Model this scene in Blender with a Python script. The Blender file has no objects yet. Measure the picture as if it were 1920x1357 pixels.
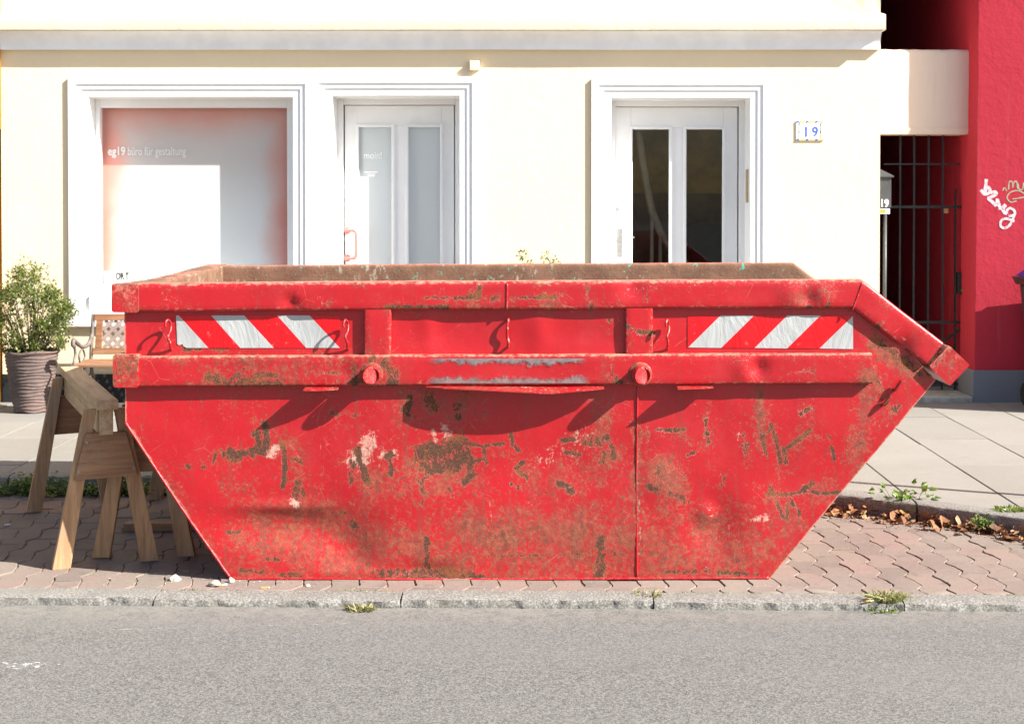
import bpy, bmesh, math, random
import numpy as np
from mathutils import Vector, Matrix
from mathutils import noise as mnoise

rng = random.Random(7)
scene = bpy.context.scene
C = scene.collection

# ------------------------------------------------------------------ camera, sky, sun, exposure
F_PX, CX, HORIZON, EYE = 2845.0, 1010.0, 377.0, 1.647      # measured on the 1920 px wide photograph
PITCH = math.radians(1.0)
CY = HORIZON + F_PX * math.tan(PITCH)
cam_d = bpy.data.cameras.new('camera')
cam = bpy.data.objects.new('camera', cam_d); C.objects.link(cam)
cam.location = (0, 0, EYE)
cam.rotation_euler = (math.radians(90) - PITCH, 0, 0)
cam_d.sensor_width = 36.0
cam_d.lens = F_PX / 1920 * 36.0
cam_d.shift_x = -(CX - 960.0) / 1920
cam_d.shift_y = (CY - 678.5) / 1920
cam_d.clip_start, cam_d.clip_end = 0.05, 2000
cam_d.dof.use_dof = True
cam_d.dof.focus_distance = 6.62
cam_d.dof.aperture_fstop = 7.0
scene.camera = cam

SUN = Vector((1.2, -0.55, 1.0)).normalized()                # towards the sun
world = bpy.data.worlds.new('World'); scene.world = world; world.use_nodes = True
wn = world.node_tree
sky = wn.nodes.new('ShaderNodeTexSky'); sky.sky_type = 'NISHITA'; sky.sun_disc = False
sky.sun_elevation = math.asin(SUN.z); sky.sun_rotation = math.atan2(SUN.x, SUN.y)
sky.air_density = 1.0; sky.dust_density = 1.5; sky.ozone_density = 1.0
wn.links.new(sky.outputs[0], wn.nodes['Background'].inputs[0])
wn.nodes['Background'].inputs[1].default_value = 0.068
sun_d = bpy.data.lights.new('sun', 'SUN'); sun_d.energy = 5.0; sun_d.angle = math.radians(0.53)
sun_d.color = (1.0, 0.95, 0.87)
sun = bpy.data.objects.new('sun', sun_d); C.objects.link(sun)
sun.location = (12, -5, 12)
sun.rotation_euler = SUN.to_track_quat('Z', 'Y').to_euler()
vs = scene.view_settings
vs.view_transform = 'Standard'; vs.look = 'None'; vs.exposure = 1.58; vs.gamma = 1.0; vs.use_curve_mapping = False
scene.render.engine = 'CYCLES'
scene.cycles.use_denoising = True
scene.cycles.max_bounces = 8
scene.cycles.sample_clamp_indirect = 6.0

# ------------------------------------------------------------------ measuring helpers
ct, st = math.cos(PITCH), math.sin(PITCH)
def at(px, py, Y):
    """the real place of a point of the photograph that stands at distance Y"""
    t = (CY - py) / F_PX
    h = Y * (t * ct - st) / (ct + t * st)
    zc = Y * ct - h * st
    return Vector(((px - CX) / F_PX * zc, Y, EYE + h))
def onground(px, py, z):
    t = (CY - py) / F_PX
    Y = (z - EYE) * (ct + t * st) / (t * ct - st)
    return at(px, py, Y)
def pixel(v):
    zc = v.y * ct - (v.z - EYE) * st; yc = v.y * st + (v.z - EYE) * ct
    return CX + F_PX * v.x / zc, CY - F_PX * yc / zc

# ------------------------------------------------------------------ object helpers
def tag(o, label=None, cat=None, group=None, kind=None):
    if label: o['label'] = label
    if cat: o['category'] = cat
    if group: o['group'] = group
    if kind: o['kind'] = kind
    return o
ORIGIN = {}
def empty(name, loc, rz=0.0, parent=None):
    o = bpy.data.objects.new(name, None); C.objects.link(o)
    o.empty_display_size = 0.1
    o.location = loc; o.rotation_euler = (0, 0, rz)
    ORIGIN[o] = Vector(loc)
    if parent:
        o.parent = parent; o.location = Vector(loc) - ORIGIN[parent]
    return o

class MB:
    """collects vertices and faces; build() links them as one mesh object"""
    def __init__(s): s.v, s.f, s.m, s.mi = [], [], [], 0
    def add(s, vs, fs):
        b = len(s.v); s.v += [tuple(p) for p in vs]
        for f in fs: s.f.append([b + i for i in f]); s.m.append(s.mi)
        return b
    def box(s, a, b):
        x0, y0, z0 = a; x1, y1, z1 = b
        s.add([(x0,y0,z0),(x1,y0,z0),(x1,y1,z0),(x0,y1,z0),(x0,y0,z1),(x1,y0,z1),(x1,y1,z1),(x0,y1,z1)],
              [(0,3,2,1),(4,5,6,7),(0,1,5,4),(1,2,6,5),(2,3,7,6),(3,0,4,7)])
    def obox(s, c, ax, ay, az):
        """box with centre c and half axes"""
        c, ax, ay, az = map(Vector, (c, ax, ay, az))
        P = [c+sx*ax+sy*ay+sz*az for sz in (-1,1) for sx, sy in ((-1,-1),(1,-1),(1,1),(-1,1))]
        s.add(P, [(0,3,2,1),(4,5,6,7),(0,1,5,4),(1,2,6,5),(2,3,7,6),(3,0,4,7)])
    def bar(s, p0, p1, w, h, side):
        """straight bar from p0 to p1; w along 'side', h along the third axis"""
        p0, p1 = Vector(p0), Vector(p1); d = p1 - p0
        sd = Vector(side); sd = (sd - d * sd.dot(d) / d.dot(d)).normalized()
        up = d.cross(sd).normalized()
        s.obox((p0 + p1) / 2, sd * w / 2, up * h / 2, d / 2)
    def tube(s, pts, r, n=8, caps=True):
        pts = [Vector(p) for p in pts]; rr = r if isinstance(r, (list, tuple)) else [r] * len(pts)
        ref = Vector((0.31, 0.52, 0.79)); rings = []; b = len(s.v)
        prev = None
        for i, p in enumerate(pts):
            t = (pts[min(i+1, len(pts)-1)] - pts[max(i-1, 0)]).normalized()
            a = (ref if prev is None else prev); a = (a - t * a.dot(t)).normalized(); prev = a
            c = t.cross(a)
            for k in range(n):
                w = 2 * math.pi * k / n
                s.v.append(tuple(p + (a * math.cos(w) + c * math.sin(w)) * rr[i]))
        for i in range(len(pts) - 1):
            for k in range(n):
                k2 = (k + 1) % n
                s.f.append([b+i*n+k, b+i*n+k2, b+(i+1)*n+k2, b+(i+1)*n+k]); s.m.append(s.mi)
        if caps:
            s.f.append([b + k for k in range(n)][::-1]); s.m.append(s.mi)
            s.f.append([b + (len(pts)-1)*n + k for k in range(n)]); s.m.append(s.mi)
    def lathe(s, prof, c, n=40, wob=None):
        b = len(s.v)
        for i, (r, z) in enumerate(prof):
            for k in range(n):
                w = 2 * math.pi * k / n
                dz = wob(i, w) if wob else 0
                s.v.append((c[0] + r*math.cos(w), c[1] + r*math.sin(w), c[2] + z + dz))
        for i in range(len(prof) - 1):
            for k in range(n):
                k2 = (k + 1) % n
                s.f.append([b+i*n+k, b+i*n+k2, b+(i+1)*n+k2, b+(i+1)*n+k]); s.m.append(s.mi)
        s.f.append([b + k for k in range(n)][::-1]); s.m.append(s.mi)
    def extrude(s, poly, d):
        """poly: list of 3-d points (planar), d: extrusion vector"""
        n = len(poly); d = Vector(d); P = [Vector(p) for p in poly]
        s.add(P + [p + d for p in P],
              [list(range(n))[::-1], [n + i for i in range(n)]] + [(i, (i+1) % n, n + (i+1) % n, n + i) for i in range(n)])
    def mesh(s, name, mats, org=Vector((0,0,0)), smooth=False, attrs=None):
        me = bpy.data.meshes.new(name)
        V = np.array(s.v, dtype=np.float64) - np.array(org)
        me.from_pydata(V.tolist(), [], s.f)
        if not isinstance(mats, (list, tuple)): mats = [mats]
        for m in mats: me.materials.append(m)
        if len(mats) > 1: me.polygons.foreach_set('material_index', np.array(s.m, dtype=np.int32))
        if smooth: me.polygons.foreach_set('use_smooth', np.ones(len(me.polygons), dtype=bool))
        for k, a in (attrs or {}).items():
            at_ = me.attributes.new(k, 'FLOAT', 'POINT'); at_.data.foreach_set('value', np.asarray(a, dtype=np.float32))
        me.validate(); me.update()
        return me
    def build(s, name, mats, parent=None, smooth=False, bevel=0.0, attrs=None, loc=None, sharp=None, seg=2):
        """parts are modelled in world metres; the mesh is stored relative to its parent's origin"""
        org = ORIGIN[parent] if parent else (Vector(loc) if loc is not None else Vector((0,0,0)))
        me = s.mesh(name, mats, org, smooth, attrs)
        o = bpy.data.objects.new(name, me); C.objects.link(o); ORIGIN[o] = org
        if parent: o.parent = parent
        elif loc is not None: o.location = loc
        if bevel:
            b = o.modifiers.new('bevel', 'BEVEL'); b.width = bevel; b.segments = seg; b.limit_method = 'ANGLE'
            b.angle_limit = math.radians(40)
            me.polygons.foreach_set('use_smooth', np.ones(len(me.polygons), dtype=bool))
            wnm = o.modifiers.new('normals', 'WEIGHTED_NORMAL'); wnm.keep_sharp = True
        if sharp is not None:
            me.set_sharp_from_angle(angle=math.radians(sharp))
        return o

# ------------------------------------------------------------------ material helpers
class Mat:
    def __init__(s, name):
        s.m = bpy.data.materials.new(name); s.m.use_nodes = True; s.t = s.m.node_tree
        s.b = s.t.nodes['Principled BSDF']; s.out = s.t.nodes['Material Output']
        s.co = s.t.nodes.new('ShaderNodeTexCoord').outputs['Object']
        s.b.inputs['Specular IOR Level'].default_value = 0.35
    def n(s, typ, **kw):
        nd = s.t.nodes.new(typ)
        for k, v in kw.items(): setattr(nd, k, v)
        return nd
    def put(s, sock, val):
        if isinstance(val, bpy.types.NodeSocket): s.t.links.new(val, sock)
        elif isinstance(val, (tuple, list)) and len(val) == 3 and sock.type == 'RGBA': sock.default_value = (*val, 1)
        else: sock.default_value = val
    def scale(s, vec, co=None):
        nd = s.n('ShaderNodeMapping'); s.put(nd.inputs['Vector'], co or s.co); nd.inputs['Scale'].default_value = vec
        return nd.outputs[0]
    def noise(s, sc, det=4, rough=0.55, co=None, dist=0.0):
        nd = s.n('ShaderNodeTexNoise'); s.put(nd.inputs['Vector'], co or s.co)
        nd.inputs['Scale'].default_value = sc; nd.inputs['Detail'].default_value = det
        nd.inputs['Roughness'].default_value = rough; nd.inputs['Distortion'].default_value = dist
        return nd.outputs['Fac']
    def voro(s, sc, co=None, feature='F1', out='Distance'):
        nd = s.n('ShaderNodeTexVoronoi', feature=feature); s.put(nd.inputs['Vector'], co or s.co)
        nd.inputs['Scale'].default_value = sc
        return nd.outputs[out]
    def math(s, op, a, b=0.0, c=0.0, clamp=False):
        nd = s.n('ShaderNodeMath', operation=op, use_clamp=clamp)
        s.put(nd.inputs[0], a); s.put(nd.inputs[1], b); s.put(nd.inputs[2], c)
        return nd.outputs[0]
    def step(s, x, lo, hi, a=0.0, b=1.0):
        nd = s.n('ShaderNodeMapRange', interpolation_type='SMOOTHSTEP')
        s.put(nd.inputs['Value'], x); s.put(nd.inputs['From Min'], lo); s.put(nd.inputs['From Max'], hi)
        s.put(nd.inputs['To Min'], a); s.put(nd.inputs['To Max'], b)
        return nd.outputs[0]
    def mix(s, f, a, b, blend='MIX'):
        nd = s.n('ShaderNodeMix', data_type='RGBA', blend_type=blend)
        s.put(nd.inputs[0], f); s.put(nd.inputs[6], a); s.put(nd.inputs[7], b)
        return nd.outputs[2]
    def attr(s, name):
        return s.n('ShaderNodeAttribute', attribute_name=name).outputs['Fac']
    def rand(s):
        return s.n('ShaderNodeObjectInfo').outputs['Random']
    def sep(s, axis):
        nd = s.n('ShaderNodeSeparateXYZ'); s.put(nd.inputs[0], s.co); return nd.outputs[axis]
    def bump(s, h, strength=0.3, dist=0.01):
        nd = s.n('ShaderNodeBump'); s.put(nd.inputs['Height'], h)
        nd.inputs['Strength'].default_value = strength; nd.inputs['Distance'].default_value = dist
        prev = s.b.inputs['Normal']
        if prev.is_linked: s.t.links.new(prev.links[0].from_socket, nd.inputs['Normal'])
        s.t.links.new(nd.outputs[0], prev)
    def col(s, v): s.put(s.b.inputs['Base Color'], v)
    def rough(s, v): s.put(s.b.inputs['Roughness'], v)

def plain(name, color, rough=0.6, var=0.12, sc=12.0, bump=0.1, metal=0.0, bsc=60.0):
    """a painted or bare surface with gentle mottling and fine relief"""
    m = Mat(name); n = m.noise(sc, 5)
    m.col(m.mix(m.step(n, 0.3, 0.7), tuple(c * (1 - var) for c in color), tuple(min(1, c * (1 + var)) for c in color)))
    m.rough(m.step(m.noise(sc * 2.3, 4), 0.2, 0.8, max(0, rough - 0.1), min(1, rough + 0.1)))
    m.b.inputs['Metallic'].default_value = metal
    if bump: m.bump(m.noise(bsc, 5), bump, 0.004)
    return m.m

# ------------------------------------------------------------------ materials of the setting
def plaster(name, color, dirt=False):
    m = Mat(name)
    big = m.noise(0.9, 5); mid = m.noise(7, 5)
    c = m.mix(m.step(big, 0.3, 0.75), tuple(k * 0.93 for k in color), color)
    c = m.mix(m.math('MULTIPLY', m.step(mid, 0.55, 0.8), 0.25), c, tuple(k * 0.86 for k in color))
    # thin rain streaks
    st_ = m.noise(3.0, 5, co=m.scale((5, 5, 0.25)))
    c = m.mix(m.math('MULTIPLY', m.step(st_, 0.58, 0.8), 0.14), c, (0.42, 0.36, 0.27))
    if dirt:
        msk = m.math('MULTIPLY', m.step(m.sep('X'), 2.0, 2.55), m.step(m.sep("Z"), 2.95, 3.0))
        msk = m.math('MULTIPLY', msk, m.step(m.noise(9, 7, 0.7), 0.35, 0.6))
        c = m.mix(m.math('MULTIPLY', msk, 0.7), c, (0.25, 0.24, 0.2))
    m.col(c); m.rough(0.85)
    m.bump(m.noise(45, 6, 0.6), 0.22, 0.006)
    m.bump(m.noise(4, 4), 0.15, 0.02)
    m.bump(m.noise(16, 5, 0.6), 0.2, 0.012)
    return m.m
M = {}
M['cream'] = plaster('cream_plaster', (0.81, 0.675, 0.465), dirt=True)
M['cream_trim'] = plaster('cream_trim', (0.80, 0.70, 0.53))
M['pale_plaster'] = plaster('pale_plaster', (0.80, 0.66, 0.54))
M['ochre'] = plaster('ochre_plaster', (0.62, 0.34, 0.05))
M['red_plaster'] = plaster('red_plaster', (0.50, 0.026, 0.048))
M['plinth_grey'] = plaster('plinth_grey', (0.20, 0.21, 0.24))
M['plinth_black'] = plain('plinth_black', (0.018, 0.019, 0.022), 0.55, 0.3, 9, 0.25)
M['white'] = plain('white_paint', (0.86, 0.86, 0.855), 0.45, 0.02, 5, 0.05)
M['cove'] = plain('cove_white', (0.92, 0.92, 0.92), 0.6, 0.05, 6, 0.15)
M['stone_step'] = plain('stone_step', (0.36, 0.35, 0.31), 0.85, 0.25, 15, 0.3)

def asphalt():
    m = Mat('asphalt')
    v = m.voro(165, out='Color'); d = m.voro(165)
    bw = m.n('ShaderNodeSeparateColor'); m.put(bw.inputs[0], v)
    g = m.mix(bw.outputs[0], (0.055, 0.054, 0.052), (0.200, 0.195, 0.184))
    g = m.mix(m.math('MULTIPLY', m.step(d, 0.35, 0.75), 0.25), g, (0.062, 0.062, 0.060))
    g = m.mix(m.step(m.noise(230, 2, 0.6), 0.44, 0.30, 0.0, 0.8), g, (0.040, 0.039, 0.038))
    g = m.mix(m.step(m.noise(260, 2, 0.6), 0.58, 0.70, 0.0, 0.75), g, (0.27, 0.264, 0.25))
    big = m.noise(1.1, 6, 0.6, co=m.scale((0.3, 1, 1)))
    g = m.mix(m.math('MULTIPLY', m.step(big, 0.35, 0.65), 0.30), g, (0.150, 0.147, 0.139))
    g = m.mix(m.math('MULTIPLY', m.step(m.noise(3.2, 7, 0.72), 0.54, 0.72), 0.45), g, (0.125, 0.118, 0.108))
    dust = m.math('MULTIPLY', m.step(m.sep('Y'), 5.85, 6.22), m.step(m.noise(14, 6, 0.7), 0.38, 0.62))
    g = m.mix(m.math('MULTIPLY', dust, 0.45), g, (0.23, 0.21, 0.178))
    oil = m.step(m.noise(0.9, 4, 0.5, co=m.scale((0.8, 1.6, 1))), 0.66, 0.74)
    g = m.mix(m.math('MULTIPLY', oil, 0.45), g, (0.085, 0.083, 0.08))
    m.col(g); m.rough(0.92)
    m.bump(m.noise(210, 3, 0.6), 0.35, 0.005)
    return m.m
M['asphalt'] = asphalt()

def granite():
    m = Mat('granite_kerb')
    r = m.rand()
    n = m.noise(120, 5, 0.7); b = m.noise(6, 5)
    c = m.mix(m.step(n, 0.38, 0.66), (0.10, 0.096, 0.088), (0.285, 0.275, 0.252))
    c = m.mix(m.math('MULTIPLY', m.step(b, 0.5, 0.72), 0.45), c, (0.17, 0.15, 0.12))
    c = m.mix(m.math('MULTIPLY', r, 0.2), c, (0.22, 0.205, 0.19))
    m.col(c); m.rough(0.85); m.bump(m.noise(70, 6, 0.65), 0.5, 0.008)
    return m.m
M['granite'] = granite()

def slab_mat():
    m = Mat('concrete_slab'); r = m.rand()
    c = m.mix(m.step(m.noise(90, 5, 0.7), 0.3, 0.7), (0.165, 0.156, 0.142), (0.222, 0.211, 0.192))
    c = m.mix(m.math('MULTIPLY', r, 0.5), c, (0.275, 0.26, 0.235))
    c = m.mix(m.math('MULTIPLY', m.step(m.noise(2.2, 5), 0.45, 0.75), 0.3), c, (0.165, 0.150, 0.130))
    c = m.mix(m.step(m.noise(17, 2), 0.80, 0.82), c, (0.1, 0.09, 0.08))
    c = m.mix(m.math('MULTIPLY', m.step(m.noise(0.8, 6, 0.65), 0.40, 0.68), 0.45), c, (0.175, 0.162, 0.140))
    c = m.mix(m.math('MULTIPLY', m.step(m.noise(11, 7, 0.75), 0.56, 0.70), 0.35), c, (0.13, 0.118, 0.10))
    m.col(c); m.rough(0.9); m.bump(m.noise(160, 5), 0.3, 0.004); m.bump(m.noise(5, 3), 0.1, 0.02)
    return m.m
M['slab'] = slab_mat()

def paver_mat():
    m = Mat('clay_red_concrete_paver'); r = m.rand()
    wco = m.n('ShaderNodeNewGeometry').outputs['Position']
    c = m.mix(m.step(r, 0.0, 1.0), (0.142, 0.114, 0.100), (0.205, 0.144, 0.125))
    c = m.mix(m.step(m.math('FRACT', m.math('MULTIPLY', r, 7.31)), 0.5, 1.0), c, (0.185, 0.145, 0.124))
    c = m.mix(m.math('MULTIPLY', m.step(m.noise(2.0, 6, 0.6, co=wco), 0.4, 0.7), 0.65), c, (0.20, 0.165, 0.135))
    c = m.mix(m.math('MULTIPLY', m.step(m.noise(150, 4, 0.7, co=wco), 0.56, 0.70), 0.5), c, (0.42, 0.36, 0.32))
    c = m.mix(m.math('MULTIPLY', m.step(m.noise(11, 5, 0.7, co=wco), 0.55, 0.7), 0.6), c, (0.085, 0.072, 0.064))
    c = m.mix(m.math('MULTIPLY', m.step(m.noise(0.9, 5, 0.6, co=wco), 0.42, 0.62), 0.5), c, (0.215, 0.185, 0.155))
    m.col(c); m.rough(0.9)
    m.bump(m.noise(170, 5, 0.7, co=wco), 0.5, 0.005); m.bump(m.noise(14, 4, co=wco), 0.25, 0.01)
    return m.m
M['paver'] = paver_mat()
def bed_mat():
    m = Mat('joint_soil')
    c = m.mix(m.step(m.noise(30, 5, 0.7), 0.35, 0.65), (0.045, 0.035, 0.025), (0.14, 0.105, 0.075))
    c = m.mix(m.step(m.noise(5, 5, 0.7), 0.56, 0.66), c, (0.06, 0.085, 0.022))
    m.col(c); m.rough(0.95); m.bump(m.noise(120, 5), 0.6, 0.008)
    return m.m
M['bed'] = bed_mat()

# ------------------------------------------------------------------ the setting: ground, road, kerbs
SW = 0.09            # height of the pavement above the parking bay
ROAD = -0.030         # height of the road surface
FAC = 11.74          # distance of the facade
def kerbline(x): return 6.356 - 0.0242 * x           # back edge of the road kerb
KX = [-7.05, 0.45, 0.95, 1.45, 1.95, 2.45, 2.95, 3.45, 3.75]
KY = [8.55, 8.55, 8.43, 8.16, 7.79, 7.38, 6.97, 6.56, 6.32]
def bayline(x): return float(np.interp(x, KX, KY))   # front edge of the kerb between bay and pavement

g = MB(); g.add([(-300,-300,-0.35),(300,-300,-0.35),(300,300,-0.35),(-300,300,-0.35)], [(0,1,2,3)])
tag(g.build('ground', M['bed']), kind='structure')
r_ = MB(); r_.add([(-120,-90,ROAD),(120,-90,ROAD),(120,kerbline(120)-0.06,ROAD),(-120,kerbline(-120)-0.06,ROAD)], [(0,1,2,3)])
road = tag(r_.build('road', M['asphalt']), kind='structure')

# worn white paint on the asphalt
def worn_paint():
    m = Mat('worn_road_paint')
    m.col((0.7, 0.7, 0.69)); m.rough(0.8)
    msk = m.step(m.noise(38, 6, 0.75), 0.50, 0.66, 0.0, 0.75)
    tr = m.n('ShaderNodeBsdfTransparent'); mx = m.n('ShaderNodeMixShader')
    m.put(mx.inputs[0], msk); m.t.links.new(tr.outputs[0], mx.inputs[1]); m.t.links.new(m.b.outputs[0], mx.inputs[2])
    m.t.links.new(mx.outputs[0], m.out.inputs['Surface'])
    return m.m
M['road_paint'] = worn_paint()
faint = M['road_paint'].copy(); faint.name = 'faint_chalk'
for nd in faint.node_tree.nodes:
    if nd.type == 'MAP_RANGE' : nd.inputs['To Max'].default_value = 0.28
def ragged(cx, cy, rx, ry, z, n=26, seed=0):
    rr = random.Random(seed); pts = []
    for k in range(n):
        w = 2 * math.pi * k / n; q = 0.7 + 0.45 * rr.random()
        pts.append((cx + rx * q * math.cos(w), cy + ry * q * math.sin(w), z))
    return pts
for i, (px, py, rx, ry) in enumerate([(48, 1248, 0.075, 0.045), (5, 1247, 0.04, 0.03), (114, 1248, 0.016, 0.02), (80, 1200, 0.012, 0.014)]):
    p = onground(px, py, ROAD); b_ = MB(); pts = ragged(p.x, p.y, rx, ry, ROAD + 0.004, seed=i)
    b_.add(pts, [list(range(len(pts)))]); b_.build('paint_splash', M['road_paint'], road)
a_, b2 = onground(60, 1186, ROAD), onground(720, 1168, ROAD)
l_ = MB(); npt = 60
for k in range(npt):
    t = k / (npt - 1); p = a_.lerp(b2, t); w = 0.006 + 0.004 * mnoise.noise((t * 30, 0, 1))
    l_.v += [(p.x, p.y - w, ROAD + 0.004), (p.x, p.y + w, ROAD + 0.004)]
for k in range(npt - 1): l_.f.append([2*k, 2*k+2, 2*k+3, 2*k+1]); l_.m.append(0)
l_.build('chalk_line', faint, road)

# road kerb of rough granite blocks
def kerb_block(name, pts_top, zb, parent, seed, rough_face=0.012):
    """pts_top: (x0,yf0,yb0,x1,yf1,yb1,z) with a rough split front face"""
    x0, f0, b0, x1, f1, b1, zt = pts_top
    n = max(6, int(abs(x1 - x0) / 0.018)); m = MB()
    prof = [(0, -0.02), (0, 0.25), (0, 0.5), (0, 0.75), (0.0, 0.93), (0.06, 1.0), (0.3, 1.0), (0.65, 1.0), (1, 1.0), (1, -0.02)]
    for i in range(n + 1):
        t = i / n; x = x0 + (x1 - x0) * t
        yf, yb = f0 + (f1 - f0) * t, b0 + (b1 - b0) * t
        for j, (u, v) in enumerate(prof):
            y = yf + (yb - yf) * u; z = zb + (zt - zb) * v
            q = mnoise.noise((x * 22, z * 30, seed)); q2 = mnoise.noise((x * 7 + 5, y * 9, seed + 3)); q3 = mnoise.noise((x * 60, z * 60, seed + 9))
            if u < 0.1: y += rough_face * (q + 0.7 * q2 + 0.5 * q3); 
            if u == 0 and v > 0.8: y += 0.004
            if 0 < u < 1: z += 0.005 * q2 + 0.003 * q
            if u == 0.06: z -= 0.005 + 0.009 * max(0, q + 0.5 * q3)
            xx = x + (0.0015 if i == 0 else -0.0015 if i == n else 0) * (1 + (v > 0.9))
            m.v.append((xx, y, z))
    k = len(prof)
    for i in range(n):
        for j in range(k - 1): m.f.append([i*k+j, (i+1)*k+j, (i+1)*k+j+1, i*k+j+1]); m.m.append(0)
    m.f.append(list(range(k))[::-1]); m.m.append(0); m.f.append([n*k + j for j in range(k)]); m.m.append(0)
    # outward winding
    m.f = [f[::-1] for f in m.f]
    return m.build(name, M['granite'], parent, smooth=True, sharp=50)
kerb = tag(empty('road_kerb', (0, 6.2, 0)), kind='structure')
edges = [-6.8, -5.7, -4.65, -3.55, -2.62]
for px in (285, 752, 1225, 1690): edges.append(onground(px, 1125, 0).x)
edges += [2.62, 3.7, 4.8, 5.9, 7.0]
for i in range(len(edges) - 1):
    x0, x1 = edges[i] + 0.0005, edges[i+1] - 0.0005
    dz = 0.004 * math.sin(i * 2.3)
    kerb_block('kerb_stone', (x0, kerbline(x0) - 0.135, kerbline(x0) + 0.004 * math.sin(i*5), x1, kerbline(x1) - 0.135 + 0.006 * math.cos(i*3), kerbline(x1), 0.006 + dz), ROAD - 0.06, kerb, i * 3.7)
bkerb = tag(empty('bay_kerb', (0, 8.5, 0)), kind='structure')
bx = [-7.05, -6.0, -5.05, -4.05, -3.0, -2.05, -1.0, 0.0] + KX[1:]
for i in range(len(bx) - 1):
    x0, x1 = bx[i] + 0.003, bx[i+1] - 0.003
    w0, w1 = (0.12 if x0 < 0.45 else 0.155), (0.12 if x1 < 0.45 else 0.155)
    kerb_block('kerb_stone', (x0, bayline(x0), bayline(x0) + w0, x1, bayline(x1), bayline(x1) + w1, SW + 0.002), -0.05, bkerb, 50 + i * 2.1, 0.004)

# pavement of concrete slabs, each a piece
pave = tag(empty('pavement', (0, 10, 0)), kind='structure')
pb = MB(); xs = [-9] + KX + [9.0]
for i in range(len(xs) - 1):
    x0, x1 = xs[i], xs[i+1]; y0, y1 = bayline(x0) + 0.06, bayline(x1) + 0.06
    pb.add([(x0, y0, SW - 0.012), (x1, y1, SW - 0.012), (x1, 12.6, SW - 0.012), (x0, 12.6, SW - 0.012)], [(0,1,2,3)])
pb.build('slab_bed', M['bed'], pave)
def clip(poly, p, n):
    out = []
    for i in range(len(poly)):
        a, b = poly[i], poly[(i+1) % len(poly)]
        da, db = (a - p).dot(n), (b - p).dot(n)
        if da >= 0: out.append(a)
        if (da >= 0) != (db >= 0): out.append(a + (b - a) * (da / (da - db)))
    return out
srng = random.Random(3)
col_edges = [-4.55 + 0.5 * k for k in range(19)]
for ci, x0 in enumerate(col_edges[:-1]):
    x1 = x0 + 0.5
    y = 5.93 + (0.75 if ci % 2 else 0.0)
    while y < FAC:
        ya, yb = y, min(y + 1.0, FAC - 0.005); y += 1.0
        if x0 > 3.6 and ya < 6.5: continue
        poly = [Vector((x0+0.004, ya+0.004)), Vector((x1-0.004, ya+0.004)), Vector((x1-0.004, yb-0.004)), Vector((x0+0.004, yb-0.004))]
        off = 0.126 if x0 < 0.44 else 0.162
        a, b = Vector((x0, bayline(x0) + off)), Vector((x1, bayline(x1) + off))
        d = b - a; poly = clip(poly, a, Vector((-d.y, d.x)))
        if len(poly) < 3: continue
        cx = sum(p.x for p in poly) / len(poly); cy = sum(p.y for p in poly) / len(poly)
        m = MB(); dz = srng.uniform(-0.0025, 0.0025); tx, ty = srng.uniform(-.004, .004), srng.uniform(-.004, .004)
        top = [(p.x, p.y, SW + dz + (p.x - cx) * tx + (p.y - cy) * ty) for p in poly]
        n = len(top)
        m.add(top + [(p[0], p[1], SW - 0.03) for p in top], [list(range(n))] + [((i+1) % n, i, n + i, n + (i+1) % n) for i in range(n)])
        m.build('slab', M['slab'], pave, bevel=0.003)

# parking bay of wavy concrete pavers
bay = tag(empty('parking_bay', (0, 7.4, 0)), kind='structure')
bb = MB(); bxs = [-9] + KX
for i in range(len(bxs) - 1):
    x0, x1 = bxs[i], bxs[i+1]
    bb.add([(x0, kerbline(x0) - 0.1, -0.0065), (x1, kerbline(x1) - 0.1, -0.0065), (x1, bayline(x1) + 0.05, -0.0065), (x0, bayline(x0) + 0.05, -0.0065)], [(0,1,2,3)])
bb.build('paving_bed', M['bed'], bay)
PW, PL = 0.1205, 0.236
def paver_mesh(seed, odd):
    rr = random.Random(seed); n = 10; gap = 0.0012 + 0.0014 * rr.random(); ph = 0.5 if odd else 0.0
    def side(v): return 0.0150 * math.sin(2 * math.pi * (v + ph)) + 0.0055 * math.sin(4 * math.pi * v + 0.6)
    outer = []
    for k in range(n + 1):
        v = k / n; outer.append((PW/2 - gap + side(v), -PL/2 + gap + v * (PL - 2*gap)))
    for k in range(n + 1):
        v = 1 - k / n; outer.append((-PW/2 + gap + side(v), -PL/2 + gap + v * (PL - 2*gap)))
    jit = [(x + rr.uniform(-.0012, .0012), y + rr.uniform(-.0012, .0012)) for x, y in outer]
    inner = [(x - (0.0026 if i <= n else -0.0026), y * 0.979) for i, (x, y) in enumerate(jit)]
    N = len(jit); m = MB()
    m.add([(x, y, -0.03) for x, y in jit] + [(x, y, -0.0032) for x, y in jit] + [(x, y, 0) for x, y in inner],
          [(i, (i+1) % N, N + (i+1) % N, N + i) for i in range(N)] + [(N + i, N + (i+1) % N, 2*N + (i+1) % N, 2*N + i) for i in range(N)] + [[2*N + i for i in range(N)]])
    return m
pav_src = [paver_mesh(s, s >= 5) for s in range(10)]
pav_me = [s.mesh('paver', M['paver'], smooth=True) for s in pav_src]
for me in pav_me: me.set_sharp_from_angle(angle=math.radians(35))
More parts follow.
